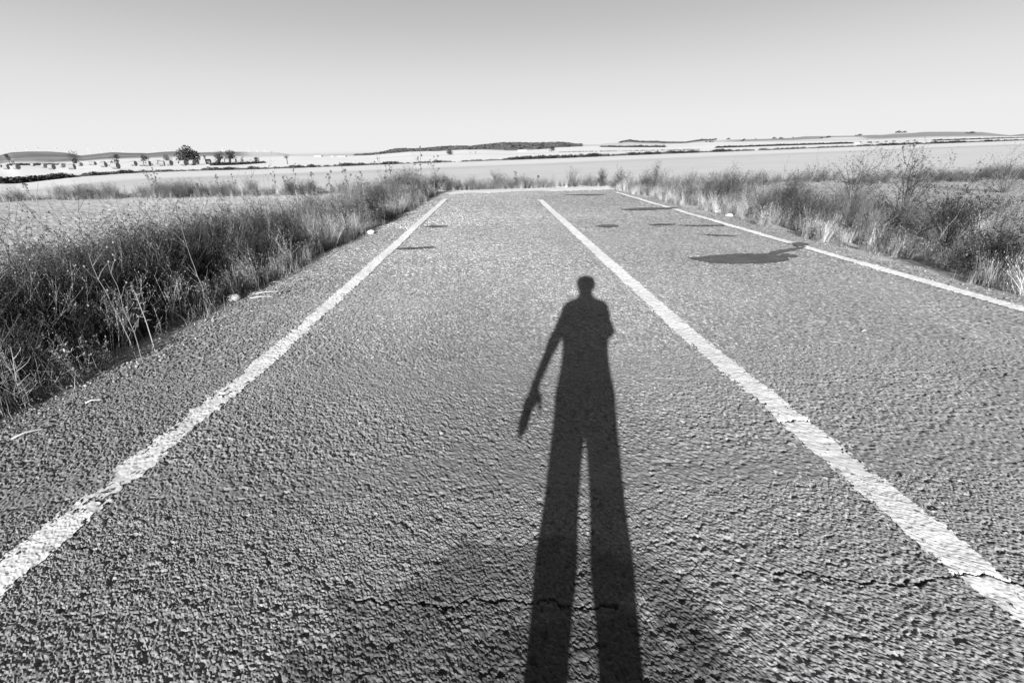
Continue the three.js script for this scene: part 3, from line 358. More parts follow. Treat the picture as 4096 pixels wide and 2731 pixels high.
{ // pale stalk with paired leaves in front of the dark weeds
  const q = sight(533, 1150), F = 3.55, [x, z] = place(q.u, F), y = groundAt(x, z), h = CAM_Y + q.s * F - y, o = new THREE.Group(), g = new Geo(); o.position.set(x, y, z); g.tube([[0, 0, 0], [0.01, h * 0.5, 0], [0, h, 0]], 0.0045, 0.003, 0.34, 5); add(o, 'stem', g.geo(), MAT.plant);
  const lg = new Geo(); lg.tube([[0, 0, 0], [0.03, 0.012, 0], [0.055, 0.008, 0]], 0.003, 0.001, 0.38); const leafG = lg.geo();
  for (let k = 0; k < 8; k++) { const m = add(o, 'leaf', leafG, MAT.plant); m.position.set(0, h * (0.5 + 0.065 * k), 0); m.rotation.y = (k % 2) * Math.PI + 0.3; m.scale.setScalar(0.9); } const hd = add(o, 'flower_head', headGeo, MAT.plant); hd.position.set(0, h, 0);
  top(o, 'leafy_stalk', 'pale stalk with short paired leaves beside the dark gap in the left weeds', 'stalk', 'bare stalks on the verges');
}

function bush(seed, X, Y, wpx, hpx, tone, label, F) { // twiggy dome; width and height surveyed in the photograph
  const p = spot(X, Y, 2), R = rng(seed), k = Math.hypot(p.x, p.z, CAM_Y - p.y) / (FOC * 4) * 0.95, W = wpx * k / 2, H = hpx * k, g = new Geo(), n = 60;
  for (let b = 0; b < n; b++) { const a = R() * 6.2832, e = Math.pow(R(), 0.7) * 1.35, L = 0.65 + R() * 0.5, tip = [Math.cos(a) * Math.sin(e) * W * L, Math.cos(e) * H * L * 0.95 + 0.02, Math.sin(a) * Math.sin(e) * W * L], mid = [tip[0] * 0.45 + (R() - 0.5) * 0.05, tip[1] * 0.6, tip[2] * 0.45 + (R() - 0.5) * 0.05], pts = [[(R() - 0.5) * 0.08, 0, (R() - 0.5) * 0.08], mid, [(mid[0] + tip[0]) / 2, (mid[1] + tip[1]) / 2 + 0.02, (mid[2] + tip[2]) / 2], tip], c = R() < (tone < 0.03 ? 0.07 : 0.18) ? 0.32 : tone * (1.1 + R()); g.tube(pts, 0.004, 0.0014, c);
    for (let j = 0; j < 7; j++) { const q = pts[1 + Math.floor(R() * 3)], d = R() * 6.2832; twig(g, R, q, [Math.cos(d), 0.3 + R(), Math.sin(d)], H * (0.12 + 0.2 * R()), 0.0018, c, tone, 8, 0.03); } }
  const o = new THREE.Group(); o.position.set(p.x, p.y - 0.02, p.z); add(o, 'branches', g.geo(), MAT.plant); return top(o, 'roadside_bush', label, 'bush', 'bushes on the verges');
}
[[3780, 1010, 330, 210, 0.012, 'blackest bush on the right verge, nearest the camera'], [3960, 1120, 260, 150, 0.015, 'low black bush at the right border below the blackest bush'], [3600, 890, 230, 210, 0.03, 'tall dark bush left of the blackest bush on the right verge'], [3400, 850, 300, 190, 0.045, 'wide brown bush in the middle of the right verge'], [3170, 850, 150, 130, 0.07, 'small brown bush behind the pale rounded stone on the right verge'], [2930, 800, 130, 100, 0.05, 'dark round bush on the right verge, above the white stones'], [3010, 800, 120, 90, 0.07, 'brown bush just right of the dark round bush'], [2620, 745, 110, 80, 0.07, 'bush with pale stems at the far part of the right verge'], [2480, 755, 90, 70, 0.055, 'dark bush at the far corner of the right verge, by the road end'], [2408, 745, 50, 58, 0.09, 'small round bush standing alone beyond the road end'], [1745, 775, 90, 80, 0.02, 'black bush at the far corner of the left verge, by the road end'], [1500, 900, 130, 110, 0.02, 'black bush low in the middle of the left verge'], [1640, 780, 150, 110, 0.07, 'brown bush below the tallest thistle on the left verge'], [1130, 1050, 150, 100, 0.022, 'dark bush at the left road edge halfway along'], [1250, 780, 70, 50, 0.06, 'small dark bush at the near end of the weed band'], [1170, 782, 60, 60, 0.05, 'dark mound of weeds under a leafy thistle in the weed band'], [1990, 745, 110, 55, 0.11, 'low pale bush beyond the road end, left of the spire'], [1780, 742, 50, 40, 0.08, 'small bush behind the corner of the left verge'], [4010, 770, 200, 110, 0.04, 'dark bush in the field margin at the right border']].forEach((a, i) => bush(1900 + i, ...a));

// ---------------------------------------------------------------- stones and straws
function rockGeo(seed) { const g = new THREE.IcosahedronGeometry(1, 2), p = g.attributes.position, C = []; for (let i = 0; i < p.count; i++) { const x = p.getX(i), y = p.getY(i), z = p.getZ(i), k = 0.72 + 0.4 * fbm(x * 1.3 + seed * 7, y * 1.3 + z * 1.7, 500 + seed) + 0.1 * vnoise(x * 5 + z * 3, y * 5, 510 + seed); p.setXYZ(i, x * k, y * k * 0.72, z * k); const t = 0.85 + 0.3 * vnoise(x * 4 + seed, y * 4 + z * 3, 520); C.push(t, t, t); } g.setAttribute('color', new THREE.Float32BufferAttribute(C, 3)); g.computeVertexNormals(); return g; }
const rocks = [1, 2, 3, 4].map(rockGeo);
[[1677, 800, 0.10, 0.72, 'white stone at the far end of the left road edge, left of a pair'], [1697, 795, 0.10, 0.72, 'white stone at the far end of the left road edge, right of a pair'], [1484, 935, 0.075, 0.7, 'small white stone at the left road edge below a dark bush'], [735, 1258, 0.085, 0.3, 'grey stone in the shade at the left road edge'], [706, 1262, 0.05, 0.32, 'small stone touching the shaded grey stone'], [938, 1200, 0.065, 0.5, 'pale flat stone in the grass of the left verge'], [2871, 852, 0.085, 0.75, 'white stone at the right road edge, left of a pair'], [2915, 868, 0.08, 0.75, 'white stone at the right road edge, right of a pair'], [3244, 872, 0.14, 0.55, 'pale rounded stone in the grass of the right verge'], [2660, 752, 0.13, 0.6, 'pale stone in the weeds of the right verge, farthest from the camera'], [447, 1488, 0.018, 0.7, 'tiny white pebble on the left shoulder']].forEach(([X, Y, r, tone, label], i) => {
  const p = spot(X, Y, 1); const m = new THREE.Mesh(rocks[i % 4], mat(tone * 0.55, 0.9, { vertexColors: true, flatShading: true })); m.position.set(p.x, p.y + r * 0.45, p.z); m.scale.set(r * 1.15, r, r); m.rotation.y = i * 1.3; top(m, 'stone', label, 'stone', 'loose stones by the road'); });
[[1003, 1197, 1092, 1191, 'straw lying at the left road edge, nearest the pale flat stone'], [1020, 1180, 1115, 1170, 'straw on the left verge just behind another'], [347, 1620, 408, 1607, 'short straw on the left shoulder near the painted line'], [194, 1556, 296, 1551, 'straw in the shade under the nearest left weeds'], [52, 1765, 175, 1725, 'long straw on the left shoulder at the left border'], [3329, 960, 3427, 922, 'pale stick propped in the grass of the right verge'], [2540, 1004, 2556, 1000, 'tiny straw at the far right road edge'], [1075, 1140, 1120, 1130, 'straw on the left shoulder beyond the flat stone'], [3440, 1333, 3462, 1330, 'tiny pale straw lying alone in the right lane']].forEach(([a, b, c, d, label], i) => {
  const p = spot(a, b, 1), q = spot(c, d, 1), up = i === 5 ? 0.16 : 0.012; const o = new Geo(); o.tube([[0, 0.012, 0], [(q.x - p.x) * 0.5, 0.02 + up * 0.4, (q.z - p.z) * 0.5 + 0.01], [q.x - p.x, q.y - p.y + up, q.z - p.z]], 0.006, 0.004, 0.6, 5); const m = new THREE.Mesh(o.geo(), MAT.plant); m.position.set(p.x, p.y + 0.008, p.z); top(m, 'straw', label, 'straw', 'loose straws by the road'); });
{ // gravel along the asphalt edges
  const R = rng(77), n = 2600, im = new THREE.InstancedMesh(rocks[0], mat(0.13, 0.9, { flatShading: true, vertexColors: true }), n); for (let i = 0; i < n; i++) { const L = R() < 0.6, z = -0.8 - 18 * R() * R(), x = L ? edgeL(z) + (R() - 0.35) * 0.5 : edgeR(z) - (R() - 0.35) * 0.4, s = 0.004 + 0.009 * R() * R(); DUMMY.position.set(x, roadH(x, z, 0.5) + s * 0.4, z); DUMMY.rotation.set(R() * 6, R() * 6, R() * 6); DUMMY.scale.set(s, s, s); DUMMY.updateMatrix(); im.setMatrixAt(i, DUMMY.matrix); const t = 0.5 + R() * 1.6; im.setColorAt(i, TINT.setRGB(t, t, t)); } stuff(im, 'gravel', 'fine loose gravel strewn along the asphalt edges', 'gravel'); }

// ---------------------------------------------------------------- hedges and bushes of the plain
function bushGeo(seed, n, tone) { const R = rng(seed), g = new Geo(); for (let k = 0; k < n; k++) { const a = R() * 6.2832, e = Math.acos(1 - R()), r = 0.45 + 0.55 * Math.sqrt(R()), l = 1 + 0.35 * Math.sin(a * 3 + seed), x = Math.cos(a) * Math.sin(e) * r * l, y = Math.cos(e) * r * 0.9, z = Math.sin(a) * Math.sin(e) * r * l, s = 0.14 + R() * 0.16, b = R() * 6.2832, f = R() * 2 - 1; g.leaf([x, y, z], [Math.cos(b), f, Math.sin(b)], [-Math.sin(b), 0.3, Math.cos(b)], s * 1.6, s * 0.6, tone * (0.6 + R() * 0.8)); } return g.geo(); }
const BUSH = { dark: [1, 2].map(s => bushGeo(s, 110, 0.06)), mid: [3, 4].map(s => bushGeo(s, 110, 0.19)) };
function bushRow(name, label, items) { const root = new THREE.Group(), R = rng(name.length * 31); const L = { dark0: [], dark1: [], mid0: [], mid1: [] }; items.forEach((it, i) => L[it[5] + (i % 2)].push(it)); for (const k in L) if (L[k].length) { const im = new THREE.InstancedMesh(BUSH[k.slice(0, -1)][+k.slice(-1)], MAT.plant, L[k].length); im.name = k[0] === 'd' ? 'dark_bushes' : 'pale_bushes'; im.userData.kind = 'stuff'; L[k].forEach(([x, y, z, w, h], i) => { DUMMY.position.set(x, y, z); DUMMY.rotation.set(0, R() * 6.28, 0); DUMMY.scale.set(w, h, w); DUMMY.updateMatrix(); im.setMatrixAt(i, DUMMY.matrix); }); root.add(im); } return stuff(root, name, label, 'hedge'); }
{ const R = rng(801), A = []; // hedge line between the grey field and the stubble
  for (let k = 0; k < 1500; k++) { const u = -1.3 + 2.6 * R(), [F, y] = lineAt(LINES[0], u), [x, z] = place(u, F + 0.4 + R() * 1.6), X = (u * 425 + 512) * 4, left = X < 520; const n = fbm(u * 30, 1, 811), big = n > 0.56; const d = left ? true : big && R() < 0.9; const s = (left ? 0.55 : d ? 0.5 : 0.4) * (0.5 + 0.8 * R()) * (F > 110 ? 1.4 : 1) * (d ? 1 : 0.5 + n); A.push([x, y - 0.05, z, s * 1.3, s, d ? 'dark' : 'mid']); }
  bushRow('field_hedge', 'long low hedge of weeds and bushes between the grey field and the stubble', A); }
{ const R = rng(821), A = []; // rows of vines and shrubs on the far fields
  for (const [pts, kind, s, n] of [[[[28, 661], [140, 660], [260, 658]], 'dark', 1.0, 60], [[[850, 661], [930, 659], [1060, 651]], 'dark', 0.6, 60], [[[2405, 587], [2480, 588], [2660, 588]], 'dark', 1.2, 60], [[[2867, 591], [3072, 584], [3290, 577], [3420, 573]], 'dark', 0.75, 170], [[[3736, 562], [3900, 557], [4096, 550], [4200, 547]], 'dark', 0.6, 150], [[[2233, 609], [2560, 603], [2800, 598]], 'mid', 0.35, 60]]) for (let k = 0; k < n; k++) { const t = (k + R() * 0.6) / n * (pts.length - 1), i = Math.min(pts.length - 2, Math.floor(t)), X = lerp(pts[i][0], pts[i + 1][0], t - i), Y = lerp(pts[i][1], pts[i + 1][1], t - i), p = spot(X, Y, 60), q = s * (0.7 + 0.6 * R()); A.push([p.x, p.y, p.z, q * 1.2, q, kind]); }
  bushRow('shrub_rows', 'thin dark rows of shrubs crossing the far pale fields', A); }
{ const R = rng(831), A = []; // scrub on the dark hills
  for (let k = 0; k < 3000; k++) { const X = R() < 0.72 ? 1530 + R() * 770 : 2430 + R() * 320, u = (X / 4 - 512) / 425, t = R(), F = 700 + 800 * t, w = X > 2420; if (w && t < 0.3) continue; if (fbm(u * 60, F * 0.02, 841) > 0.6) continue; const [x, z] = place(u, F), s = 1.4 + 2.0 * R(); A.push([x, farAt(u, F), z, s * 1.3, s, R() < 0.25 ? 'dark' : 'mid']); }
  bushRow('hill_scrub', 'dark scrub covering the low hills in the middle distance', A); }

// ---------------------------------------------------------------- trees
function tree(seed, X, Ybase, w, Ytop, label, opt = {}) { // sizes surveyed in the photograph
  const p = spot(X, Ybase, 60), q = sight(X, Ytop), R = rng(seed), k = Math.hypot(1, p.u) * 0 + p.F, scale = k / (FOC * 4) * 1.08, W = w * scale, H = Math.max(0.8, CAM_Y + q.s * p.F - p.y), tr = opt.trunk ?? 0.2, o = new THREE.Group(); o.position.set(p.x, p.y, p.z);
  const tg = new Geo(), hub = [lerp(0, opt.lean ?? 0, 0.5) * H, H * (tr + 0.25), 0]; tg.tube([[0, -0.2, 0], [hub[0] * 0.4, H * tr, 0], hub], W * 0.05 + 0.06, W * 0.03, 0.10, 6);
  const lobes = []; for (let i = 0; i < (opt.lobes ?? 7); i++) { const a = R() * 6.2832, t = R(), rr = (opt.cone ? (1 - t * 0.8) : Math.sin(Math.PI * (0.2 + 0.72 * t))) * 0.5; lobes.push([Math.cos(a) * W * rr * (0.3 + 0.5 * R()) + (opt.lean ?? 0) * H * t, H * (tr + 0.12 + (0.8 - tr) * t), Math.sin(a) * W * rr * (0.3 + 0.5 * R()), W * (0.17 + 0.13 * R()) * (opt.cone ? 1 - 0.5 * t : 1)]); const L = lobes[i]; tg.tube([hub, [(hub[0] + L[0]) / 2, (hub[1] + L[1]) / 2, L[2] / 2], L.slice(0, 3)], W * 0.02, W * 0.006, 0.10, 4); }
  add(o, 'trunk', tg.geo(), MAT.plant);
  const g = new Geo(), tone = opt.tone ?? 0.05, n = opt.leaves ?? 420; for (let i = 0; i < n; i++) { const L = lobes[Math.floor(R() * lobes.length)], a = R() * 6.2832, e = R() * 2 - 1, r = L[3] * (0.35 + 0.75 * Math.cbrt(R())), c = Math.sqrt(1 - e * e), s = W * (0.03 + 0.035 * R()), b = R() * 6.2832, f = R() * 2 - 1; g.leaf([L[0] + Math.cos(a) * c * r, L[1] + e * r * (opt.tall ?? 0.9), L[2] + Math.sin(a) * c * r], [Math.cos(b), f, Math.sin(b)], [-Math.sin(b), 0.4, Math.cos(b)], s * 2, s * 0.8, tone * (0.6 + R() * 0.9)); }
  add(o, 'crown', g.geo(), MAT.plant); return top(o, 'tree', label, 'tree', 'trees on the plain');
}
[[45, 660, 26, 612, 'narrow leaning conical tree near the left border, before the hills', { cone: true, lean: -0.12, trunk: 0.1, tone: 0.08 }], [308, 653, 30, 611, 'tall dark oval tree rising above the dip in the left ridge', { tall: 1.3, tone: 0.035, trunk: 0.08 }], [473, 651, 29, 619, 'dark ragged tree left of centre over the bale field, right of the oval tree', { lean: -0.1, trunk: 0.1 }], [582, 647, 27, 621, 'small top-heavy tree between the ragged tree and the largest tree', { trunk: 0.12 }], [674, 650, 27, 623, 'small spreading tree just left of the largest tree', { lean: -0.15, trunk: 0.1 }], [766, 658, 70, 594, 'largest tree on the plain, broad and dark with several trunks', { leaves: 1100, lobes: 13, trunk: 0.14, tone: 0.045 }], [821, 641, 12, 621, 'tiny tree just right of the largest tree', {}], [884, 643, 36, 613, 'rounded mid grey tree, left of the two rounded trees', { leaves: 650, lobes: 9, tone: 0.07, trunk: 0.1 }], [932, 643, 40, 603, 'rounded dark tree, right of the two rounded trees', { leaves: 750, lobes: 10, trunk: 0.08 }], [972, 649, 14, 624, 'thin small tree right of the rounded trees', { tone: 0.07 }], [1028, 651, 24, 631, 'low dark bushy tree at the end of the tree line', { trunk: 0.02, tone: 0.03 }], [1151, 656, 22, 620, 'slender flat-topped tree with a bare thin trunk', { trunk: 0.62, tone: 0.09, leaves: 160 }], [1803, 618, 25, 597, 'dark round tree before the middle hill, left of the road end', { trunk: 0.12, tone: 0.035 }], [1882, 613, 6, 606, 'tiny shrub-like tree before the middle hill', { leaves: 90 }], [1902, 616, 8, 604, 'small tree before the middle hill next to the tiny one', { leaves: 120, trunk: 0.3 }], [2207, 606, 22, 588, 'dark round tree standing alone at the right foot of the middle hill', { trunk: 0.08, tone: 0.03 }]].forEach((a, i) => tree(1500 + i, ...a));
// scattered small trees on the right-hand hill
[[2808, 559, 10], [2826, 568, 7], [2841, 568, 8], [2852, 569, 6], [2860, 559, 10], [2913, 558, 11], [2970, 564, 8], [2977, 559, 8], [3023, 557, 5], [3096, 555, 11], [3123, 556, 12], [3172, 550, 5], [3285, 553, 8], [3314, 551, 13], [3423, 543, 6], [3438, 543, 12], [3438, 571, 9], [3474, 571.5, 8], [3482, 571, 9], [3509, 571, 9], [3544, 568, 8], [3574, 567, 9], [3593, 533, 16], [3616, 531, 12], [3630, 566, 8], [3658, 563, 8], [3823, 559, 8], [3854, 558, 9], [3867, 532, 7], [3887, 534, 14], [3916, 556, 8]].forEach(([X, Y, w], i) => {
  const q = sight(X, Y); let F = 700; for (let k = 0; k < 160; k++) { F = 700 + 5 * k; if (farAt(q.u, F) >= CAM_Y + q.s * F) break; } const high = Y < 561 - (X - 2800) * 0.017; if (!high) F = spot(X, Y, 200).F; F = Math.min(F, 1440);
  const [x, z] = place(q.u, F), W = w * F / (FOC * 4) * 0.62, m = new THREE.Mesh(bushGeo(1700 + i, 120, 0.05), MAT.plant); m.position.set(x, farAt(q.u, F) + W * 0.2, z); m.scale.set(W, W * 0.8, W); top(m, 'hill_tree', `small dark round tree on the right-hand hill, ${ORD[i]} from the left`, 'tree', 'small trees on the right-hand hill'); });

// ---------------------------------------------------------------- straw bales
const baleMat = toned(0.9), baleGeo = (() => { const g = new THREE.CylinderGeometry(0.72, 0.72, 1.25, 22, 4), p = g.attributes.position, C = []; for (let i = 0; i < p.count; i++) { const k = 1 + 0.05 * (vnoise(p.getX(i) * 5 + 9, p.getZ(i) * 5 + p.getY(i) * 4, 3) - 0.5); p.setXYZ(i, p.getX(i) * k, p.getY(i) * k, p.getZ(i) * k); const t = 0.125 + 0.05 * vnoise(p.getX(i) * 9, p.getY(i) * 9 + p.getZ(i) * 7, 5); C.push(t, t, t); } g.setAttribute('color', new THREE.Float32BufferAttribute(C, 3)); g.rotateZ(Math.PI / 2); g.computeVertexNormals(); return g; })();
[[4, 669], [28, 684], [70, 679], [134, 664], [180, 671], [210, 682], [252, 670], [291, 687], [323, 664], [366, 659], [378, 660], [415, 658], [418, 668], [445, 663], [466, 675], [538, 663], [572, 664], [594, 664], [634, 657], [650, 663], [681, 661], [737, 662], [752, 655], [773, 660], [836, 655], [871, 653], [899, 651], [915, 653], [938, 651]].sort((a, b) => a[0] - b[0]).forEach(([X, Y], i) => { const p = spot(X, Math.min(Y, 677), 62), m = new THREE.Mesh(baleGeo, baleMat); m.position.set(p.x, p.y + 0.68, p.z); m.rotation.y = (hash(i, 3, 5) - 0.5) * 0.7; m.scale.setScalar(0.92); top(m, 'straw_bale', `round straw bale in the stubble at left, ${ORD[i]} from the left border`, 'straw bale', 'round straw bales in the stubble'); });

// ---------------------------------------------------------------- wind turbines on the left skyline
{ const white = mat(0.36, 0.6), tower = new THREE.CylinderGeometry(0.9, 1.7, 1, 10), hubG = new THREE.SphereGeometry(1.5, 10, 8), nac = new THREE.BoxGeometry(2.6, 2.8, 8), bl = new THREE.BufferGeometry(); { const g = new Geo(); g.tube([[0, 0.5, 0], [0.5, 4, 0], [0.2, 12, 0], [0, 21, 0]], 1.1, 0.3, 1, 4); bl.copy(g.geo()); }
  [[12, 601], [59, 593], [103, 590.5], [151, 591], [190, 592.5], [226, 593.5], [263, 596], [304, 603], [357, 602], [404, 596], [449, 594], [491, 595], [536, 597], [619, 598], [669, 595], [713, 598], [788, 596], [847, 595], [890, 593], [997, 600], [1028, 599.5], [1060, 599.5]].forEach(([X, Y], i) => {
    const q = sight(X, Y), F = 4200, [x, z] = place(q.u, F), hubY = CAM_Y + q.s * F, base = farAt(q.u, F), o = new THREE.Group(); o.position.set(x, base, z); const h = hubY - base; const t = add(o, 'tower', tower, white); t.scale.y = h; t.position.y = h / 2; const r = new THREE.Group(); r.name = 'rotor'; r.position.set(0, h + 1, 5); o.add(r); const n = add(o, 'nacelle', nac, white); n.position.set(0, h + 1, 1); add(r, 'hub', hubG, white); for (let b = 0; b < 3; b++) { const m = add(r, 'blade', bl, white); m.rotation.z = b * 2.0944 + hash(i, 1, 9) * 2; } o.rotation.y = -0.4;
    top(o, 'wind_turbine', `tiny white wind turbine on the left skyline, ${ORD[i]} from the left`, 'wind turbine', 'wind turbines on the left ridge'); }); }

// ---------------------------------------------------------------- farm sheds and a post
function shed(X, Y, w, h, label) { const p = spot(X, Y, 60), k = p.F / (FOC * 4), W = w * k, H = h * k, o = new THREE.Group(), D = W * 0.6; o.position.set(p.x, p.y - 0.1, p.z); const wall = mat(0.34, 0.8), roofM = mat(0.3, 0.8); const b = add(o, 'wall', new THREE.BoxGeometry(W, H * 0.75, D), wall); b.position.y = H * 0.375; const s = new THREE.Shape(); s.moveTo(-D / 2 - 0.3, 0); s.lineTo(0, H * 0.3); s.lineTo(D / 2 + 0.3, 0); s.closePath(); const r = add(o, 'roof', new THREE.ExtrudeGeometry(s, { depth: W + 0.6, bevelEnabled: false }), roofM); r.rotation.y = Math.PI / 2; r.position.set(-W / 2 - 0.3, H * 0.752, 0); const d = add(o, 'door', new THREE.BoxGeometry(W * 0.12, H * 0.5, 0.1), mat(0.12)); d.position.set(W * 0.2, H * 0.25, D / 2 + 0.06); top(o, 'farm_shed', label, 'shed', 'white farm sheds'); }
shed(2088, 604, 31, 6, 'small white shed at the foot of the middle hill'); shed(1274, 626, 26, 6, 'white farm shed on the skyline right of the left hills'); shed(1330, 626, 10, 4, 'tiny white building on the skyline between two larger sheds'); shed(1368, 626, 30, 4, 'long low white building on the skyline, right of the others'); shed(3423, 574, 19, 7, 'white shed at the end of the dark shrub row at right');
{ const p = spot(2138, 634, 40), o = new THREE.Group(), h = 20 * p.F / (FOC * 4) * 1.05; o.position.set(p.x, p.y, p.z); const g = new Geo(); g.tube([[0, -0.2, 0], [-0.04, h * 0.5, 0], [-0.1, h, 0]], 0.06, 0.04, 0.28, 6); add(o, 'pole', g.geo(), MAT.plant); const c = new Geo(); c.tube([[-0.3, h * 0.94, 0], [0.12, h * 0.94, 0]], 0.03, 0.03, 0.3, 5); add(o, 'crosspiece', c.geo(), MAT.plant); top(o, 'wooden_post', 'thin wooden post standing in the distant hedge beyond the road end', 'post'); }

// ---------------------------------------------------------------- the person whose shadow falls on the road
function fieldMesh(lo, size, res, dist) { const mc = new MarchingCubes(res, new THREE.MeshBasicMaterial(), false, false, 200000); mc.isolation = 0; let k = 0; for (let z = 0; z < res; z++) for (let y = 0; y < res; y++) for (let x = 0; x < res; x++) mc.field[k++] = -dist(lo[0] + x / res * size, lo[1] + y / res * size, lo[2] + z / res * size); mc.update(); const P = mc.positionArray.slice(0, mc.count * 3), N = mc.normalArray.slice(0, mc.count * 3); for (let i = 0; i < P.length; i++) P[i] = lo[i % 3] + (P[i] + 1) / 2 * size; const g = new THREE.BufferGeometry(); g.setAttribute('position', new THREE.BufferAttribute(P, 3)); g.setAttribute('normal', new THREE.BufferAttribute(N, 3)); return g; }
function bones(list, soft) { return (x, y, z) => { let s = 0; for (const [a, b, ra, rb, fl] of list) { const ux = b[0] - a[0], uy = b[1] - a[1], uz = b[2] - a[2], px = x - a[0], py = y - a[1], pz = z - a[2], t = Math.min(1, Math.max(0, (px * ux + py * uy + pz * uz) / (ux * ux + uy * uy + uz * uz + 1e-9))); const dx = px - ux * t, dy = py - uy * t, dz = (pz - uz * t) * (fl ?? 1), d = Math.sqrt(dx * dx + dy * dy + dz * dz) - lerp(ra, rb, t); s += Math.exp(-d / soft); } return -Math.log(s + 1e-30) * soft; }; }
{
  const o = new THREE.Group(); o.position.set(-0.02, profile(0.34) + 0.005, 0.34); o.rotation.y = -0.05;
  const B = [ // skeleton: from, to, radii, depth factor
    [[-0.08, 0.84, 0], [0.08, 0.84, 0], 0.098, 0.098, 1.2], [[-0.06, 0.9, 0], [-0.06, 1.14, 0], 0.115, 0.115, 1.2], [[0.06, 0.9, 0], [0.06, 1.14, 0], 0.115, 0.115, 1.2], [[-0.06, 1.12, 0], [-0.06, 1.28, 0.01], 0.12, 0.125, 1.3], [[0.06, 1.12, 0], [0.06, 1.28, 0.01], 0.12, 0.125, 1.3], [[-0.13, 1.37, 0.01], [0.13, 1.37, 0.01], 0.075, 0.075, 1], [[0, 1.40, 0.01], [0, 1.54, -0.005], 0.078, 0.07], [[-0.02, 1.46, 0.01], [-0.14, 1.39, 0.01], 0.055, 0.055], [[0.02, 1.46, 0.01], [0.14, 1.39, 0.01], 0.055, 0.055],
    [[-0.09, 0.80, 0], [-0.10, 0.46, -0.01], 0.09, 0.068], [[-0.10, 0.46, -0.01], [-0.115, 0.10, 0.02], 0.066, 0.054], [[0.09, 0.80, 0], [0.10, 0.46, -0.01], 0.09, 0.068], [[0.10, 0.46, -0.01], [0.115, 0.10, 0.02], 0.066, 0.054],
    [[-0.115, 0.05, 0.05], [-0.125, 0.035, -0.16], 0.045, 0.035], [[0.115, 0.05, 0.05], [0.125, 0.035, -0.16], 0.045, 0.035],
    [[-0.17, 1.38, 0.01], [-0.265, 1.10, 0.02], 0.055, 0.042], [[-0.265, 1.10, 0.02], [-0.325, 0.86, -0.02], 0.041, 0.028],
    [[0.17, 1.38, 0.01], [0.205, 1.17, -0.02], 0.055, 0.044], [[0.205, 1.17, -0.02], [0.11, 1.31, -0.20], 0.042, 0.029] ];
  const body = fieldMesh([-0.95, -0.02, -0.95], 1.9, 124, bones(B, 0.014));
  const headB = [[[0, 1.60, -0.005], [0, 1.67, 0], 0.084, 0.088], [[0, 1.57, -0.05], [0, 1.62, -0.06], 0.042, 0.045], [[0, 1.615, -0.098], [0, 1.595, -0.108], 0.010, 0.014], [[-0.092, 1.61, 0.005], [-0.094, 1.64, 0.01], 0.010, 0.013], [[0.092, 1.61, 0.005], [0.094, 1.64, 0.01], 0.010, 0.013], [[-0.02, 1.563, -0.089], [0.02, 1.563, -0.089], 0.008, 0.008], [[0, 1.48, -0.005], [0, 1.56, -0.005], 0.072, 0.07]];
  const head = fieldMesh([-0.16, 1.46, -0.16], 0.32, 70, bones(headB, 0.008));
  const finger = (pts, r) => pts.slice(1).map((p, i) => [pts[i], p, r * (1 - i * 0.08), r * (0.92 - i * 0.08)]);
  const lx = -0.325, LH = [[[lx, 0.87, -0.02], [lx - 0.002, 0.80, -0.03], 0.026, 0.028], [[lx - 0.022, 0.79, -0.03], [lx + 0.022, 0.795, -0.03], 0.022, 0.022], ...[0, 1, 2, 3].flatMap(k => { const fx = lx - 0.026 + k * 0.0145, d = k === 1 || k === 2 ? 0.012 : k === 0 ? -0.012 : 0; return finger([[fx, 0.79, -0.03], [fx - 0.006, 0.742 - d, -0.034 - k * 0.008], [fx - 0.008, 0.708 - d, -0.042 - k * 0.010], [fx - 0.003, 0.684 - d, -0.056 - k * 0.010]], 0.0095); }), ...finger([[lx + 0.016, 0.845, -0.03], [lx + 0.054, 0.80, -0.045], [lx + 0.066, 0.755, -0.055]], 0.0115)];
  const lhand = fieldMesh([lx - 0.13, 0.65, -0.16], 0.26, 72, bones(LH, 0.004));
  const RH = [[[0.11, 1.31, -0.20], [0.095, 1.33, -0.235], 0.027, 0.03], ...[0, 1, 2, 3].flatMap(k => finger([[0.098, 1.35 - k * 0.02, -0.255], [0.088, 1.352 - k * 0.02, -0.288], [0.066, 1.352 - k * 0.02, -0.300], [0.046, 1.35 - k * 0.02, -0.298]], 0.0095)), ...finger([[0.088, 1.345, -0.215], [0.062, 1.352, -0.212], [0.038, 1.35, -0.214]], 0.0115)];
  const rhand = fieldMesh([-0.03, 1.20, -0.36], 0.26, 72, bones(RH, 0.004));
  const merged = new THREE.BufferGeometry(), PP = [], NN = [], CC = []; for (const g of [body, head, lhand, rhand]) { const p = g.attributes.position, n = g.attributes.normal; for (let i = 0; i < p.count; i++) { const y = p.getY(i), x = Math.abs(p.getX(i)), z = p.getZ(i); PP.push(p.getX(i), y, z); NN.push(n.getX(i), n.getY(i), n.getZ(i)); const shoe = y < 0.085, trousers = y < 0.93 && x < 0.23, shirt = !trousers && y < 1.43 && (x < 0.19 && z > -0.17 || y > 1.2 && x < 0.25 && z > -0.1); CC.push(...Array(3).fill(shoe ? 0.05 : trousers ? 0.09 : shirt ? 0.3 : 0.35)); } }
  merged.setAttribute('position', new THREE.Float32BufferAttribute(PP, 3)); merged.setAttribute('normal', new THREE.Float32BufferAttribute(NN, 3)); merged.setAttribute('color', new THREE.Float32BufferAttribute(CC, 3));
  add(o, 'body', merged, toned(0.8));
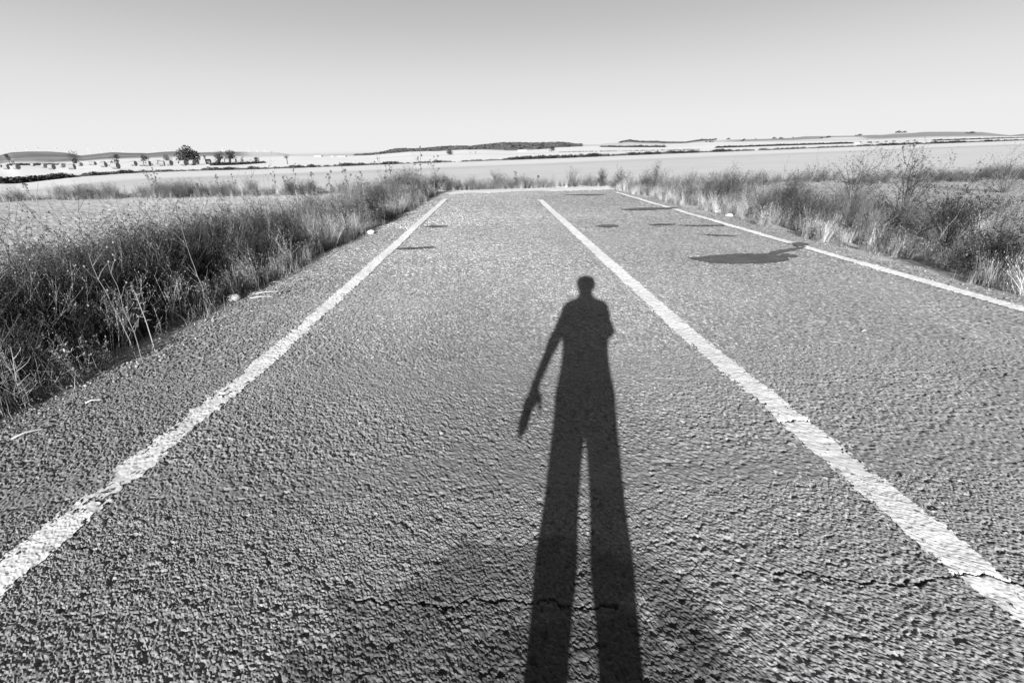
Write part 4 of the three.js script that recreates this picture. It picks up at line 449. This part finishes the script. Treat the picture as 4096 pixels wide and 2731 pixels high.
  const hair = add(o, 'hair', fieldMesh([-0.16, 1.5, -0.16], 0.32, 50, (() => { const d = bones([[[-0.022, 1.65, 0.02], [-0.022, 1.69, 0.012], 0.088, 0.088], [[0.022, 1.65, 0.02], [0.022, 1.69, 0.012], 0.088, 0.088], [[0, 1.60, 0.045], [0, 1.64, 0.03], 0.07, 0.08]], 0.01); return (x, y, z) => Math.max(d(x, y, z), -(z + 0.062) , (-0.02 - z) * 1 - (y - 1.66) * 1.5); })()), mat(0.04, 0.7));
  for (const s of [-1, 1]) { const e = add(o, 'eye', new THREE.SphereGeometry(0.010, 12, 8), mat(0.5, 0.2)); e.position.set(s * 0.031, 1.625, -0.082); }
  top(o, 'person', 'standing person in trousers, left arm hanging, whose long shadow falls on the road', 'person');
  const c = new THREE.Group(); c.position.set(0, 1.325, 0.075); const blk = mat(0.04, 0.5); const bodyS = new THREE.Shape(); bodyS.moveTo(-0.062, -0.045); bodyS.lineTo(0.068, -0.045); bodyS.lineTo(0.068, 0.038); bodyS.lineTo(0.025, 0.042); bodyS.lineTo(0.015, 0.062); bodyS.lineTo(-0.022, 0.062); bodyS.lineTo(-0.032, 0.042); bodyS.lineTo(-0.062, 0.036); bodyS.closePath();
  const cb = add(c, 'camera_body', new THREE.ExtrudeGeometry(bodyS, { depth: 0.045, bevelSize: 0.004, bevelThickness: 0.004, bevelSegments: 2 }), blk); cb.position.z = -0.02; const ln = add(c, 'lens', new THREE.CylinderGeometry(0.032, 0.034, 0.03, 28, 1, true), mat(0.03, 0.4)); ln.rotation.x = Math.PI / 2; ln.position.z = -0.04; const gl = add(c, 'glass', new THREE.CircleGeometry(0.03, 28), mat(0.02, 0.1)); gl.position.z = -0.05; gl.rotation.y = Math.PI; const bt = add(c, 'shutter_button', new THREE.CylinderGeometry(0.006, 0.006, 0.006, 16), mat(0.1)); bt.position.set(0.05, 0.044, 0);
  top(c, 'hand_camera', 'black camera held at chest height by the person', 'camera');
}
const SETTING = { road: ['two-lane grey asphalt road with white lines running to the dirt track', 'road'], left_verge: ['bare soil of the left verge under the weeds', 'verge'], right_verge: ['bare soil of the right verge under the dry grass', 'verge'], ploughed_field: ['cloddy pale ploughed field behind the left verge', 'field'], ploughed_field_far_side: ['cloddy ploughed field towards the left border', 'field'], ploughed_field_base: ['bare earth of the ploughed field beyond the left border', 'field'], right_field: ['pale bare field behind the right verge', 'field'], dirt_track: ['pale dirt track crossing at the end of the road', 'track'], field_behind: ['bare field and ground behind the standing person', 'field'], grey_field: ['smooth grey field beyond the road end and the weeds', 'field'], stubble_field: ['bright stubble field beyond the long hedge', 'field'], hills: ['low dark and pale hills along the skyline', 'hills'], plain: ['pale plain reaching to the horizon', 'plain'] };
for (const o of scene.children) if (SETTING[o.name]) [o.userData.label, o.userData.category] = SETTING[o.name];
let tris = 0; scene.traverse(o => { if (o.isMesh && !o.isInstancedMesh) tris += (o.geometry.index ?? o.geometry.attributes.position).count / 3; }); console.log('all done', Math.round(tris));
renderer.render(scene, camera);
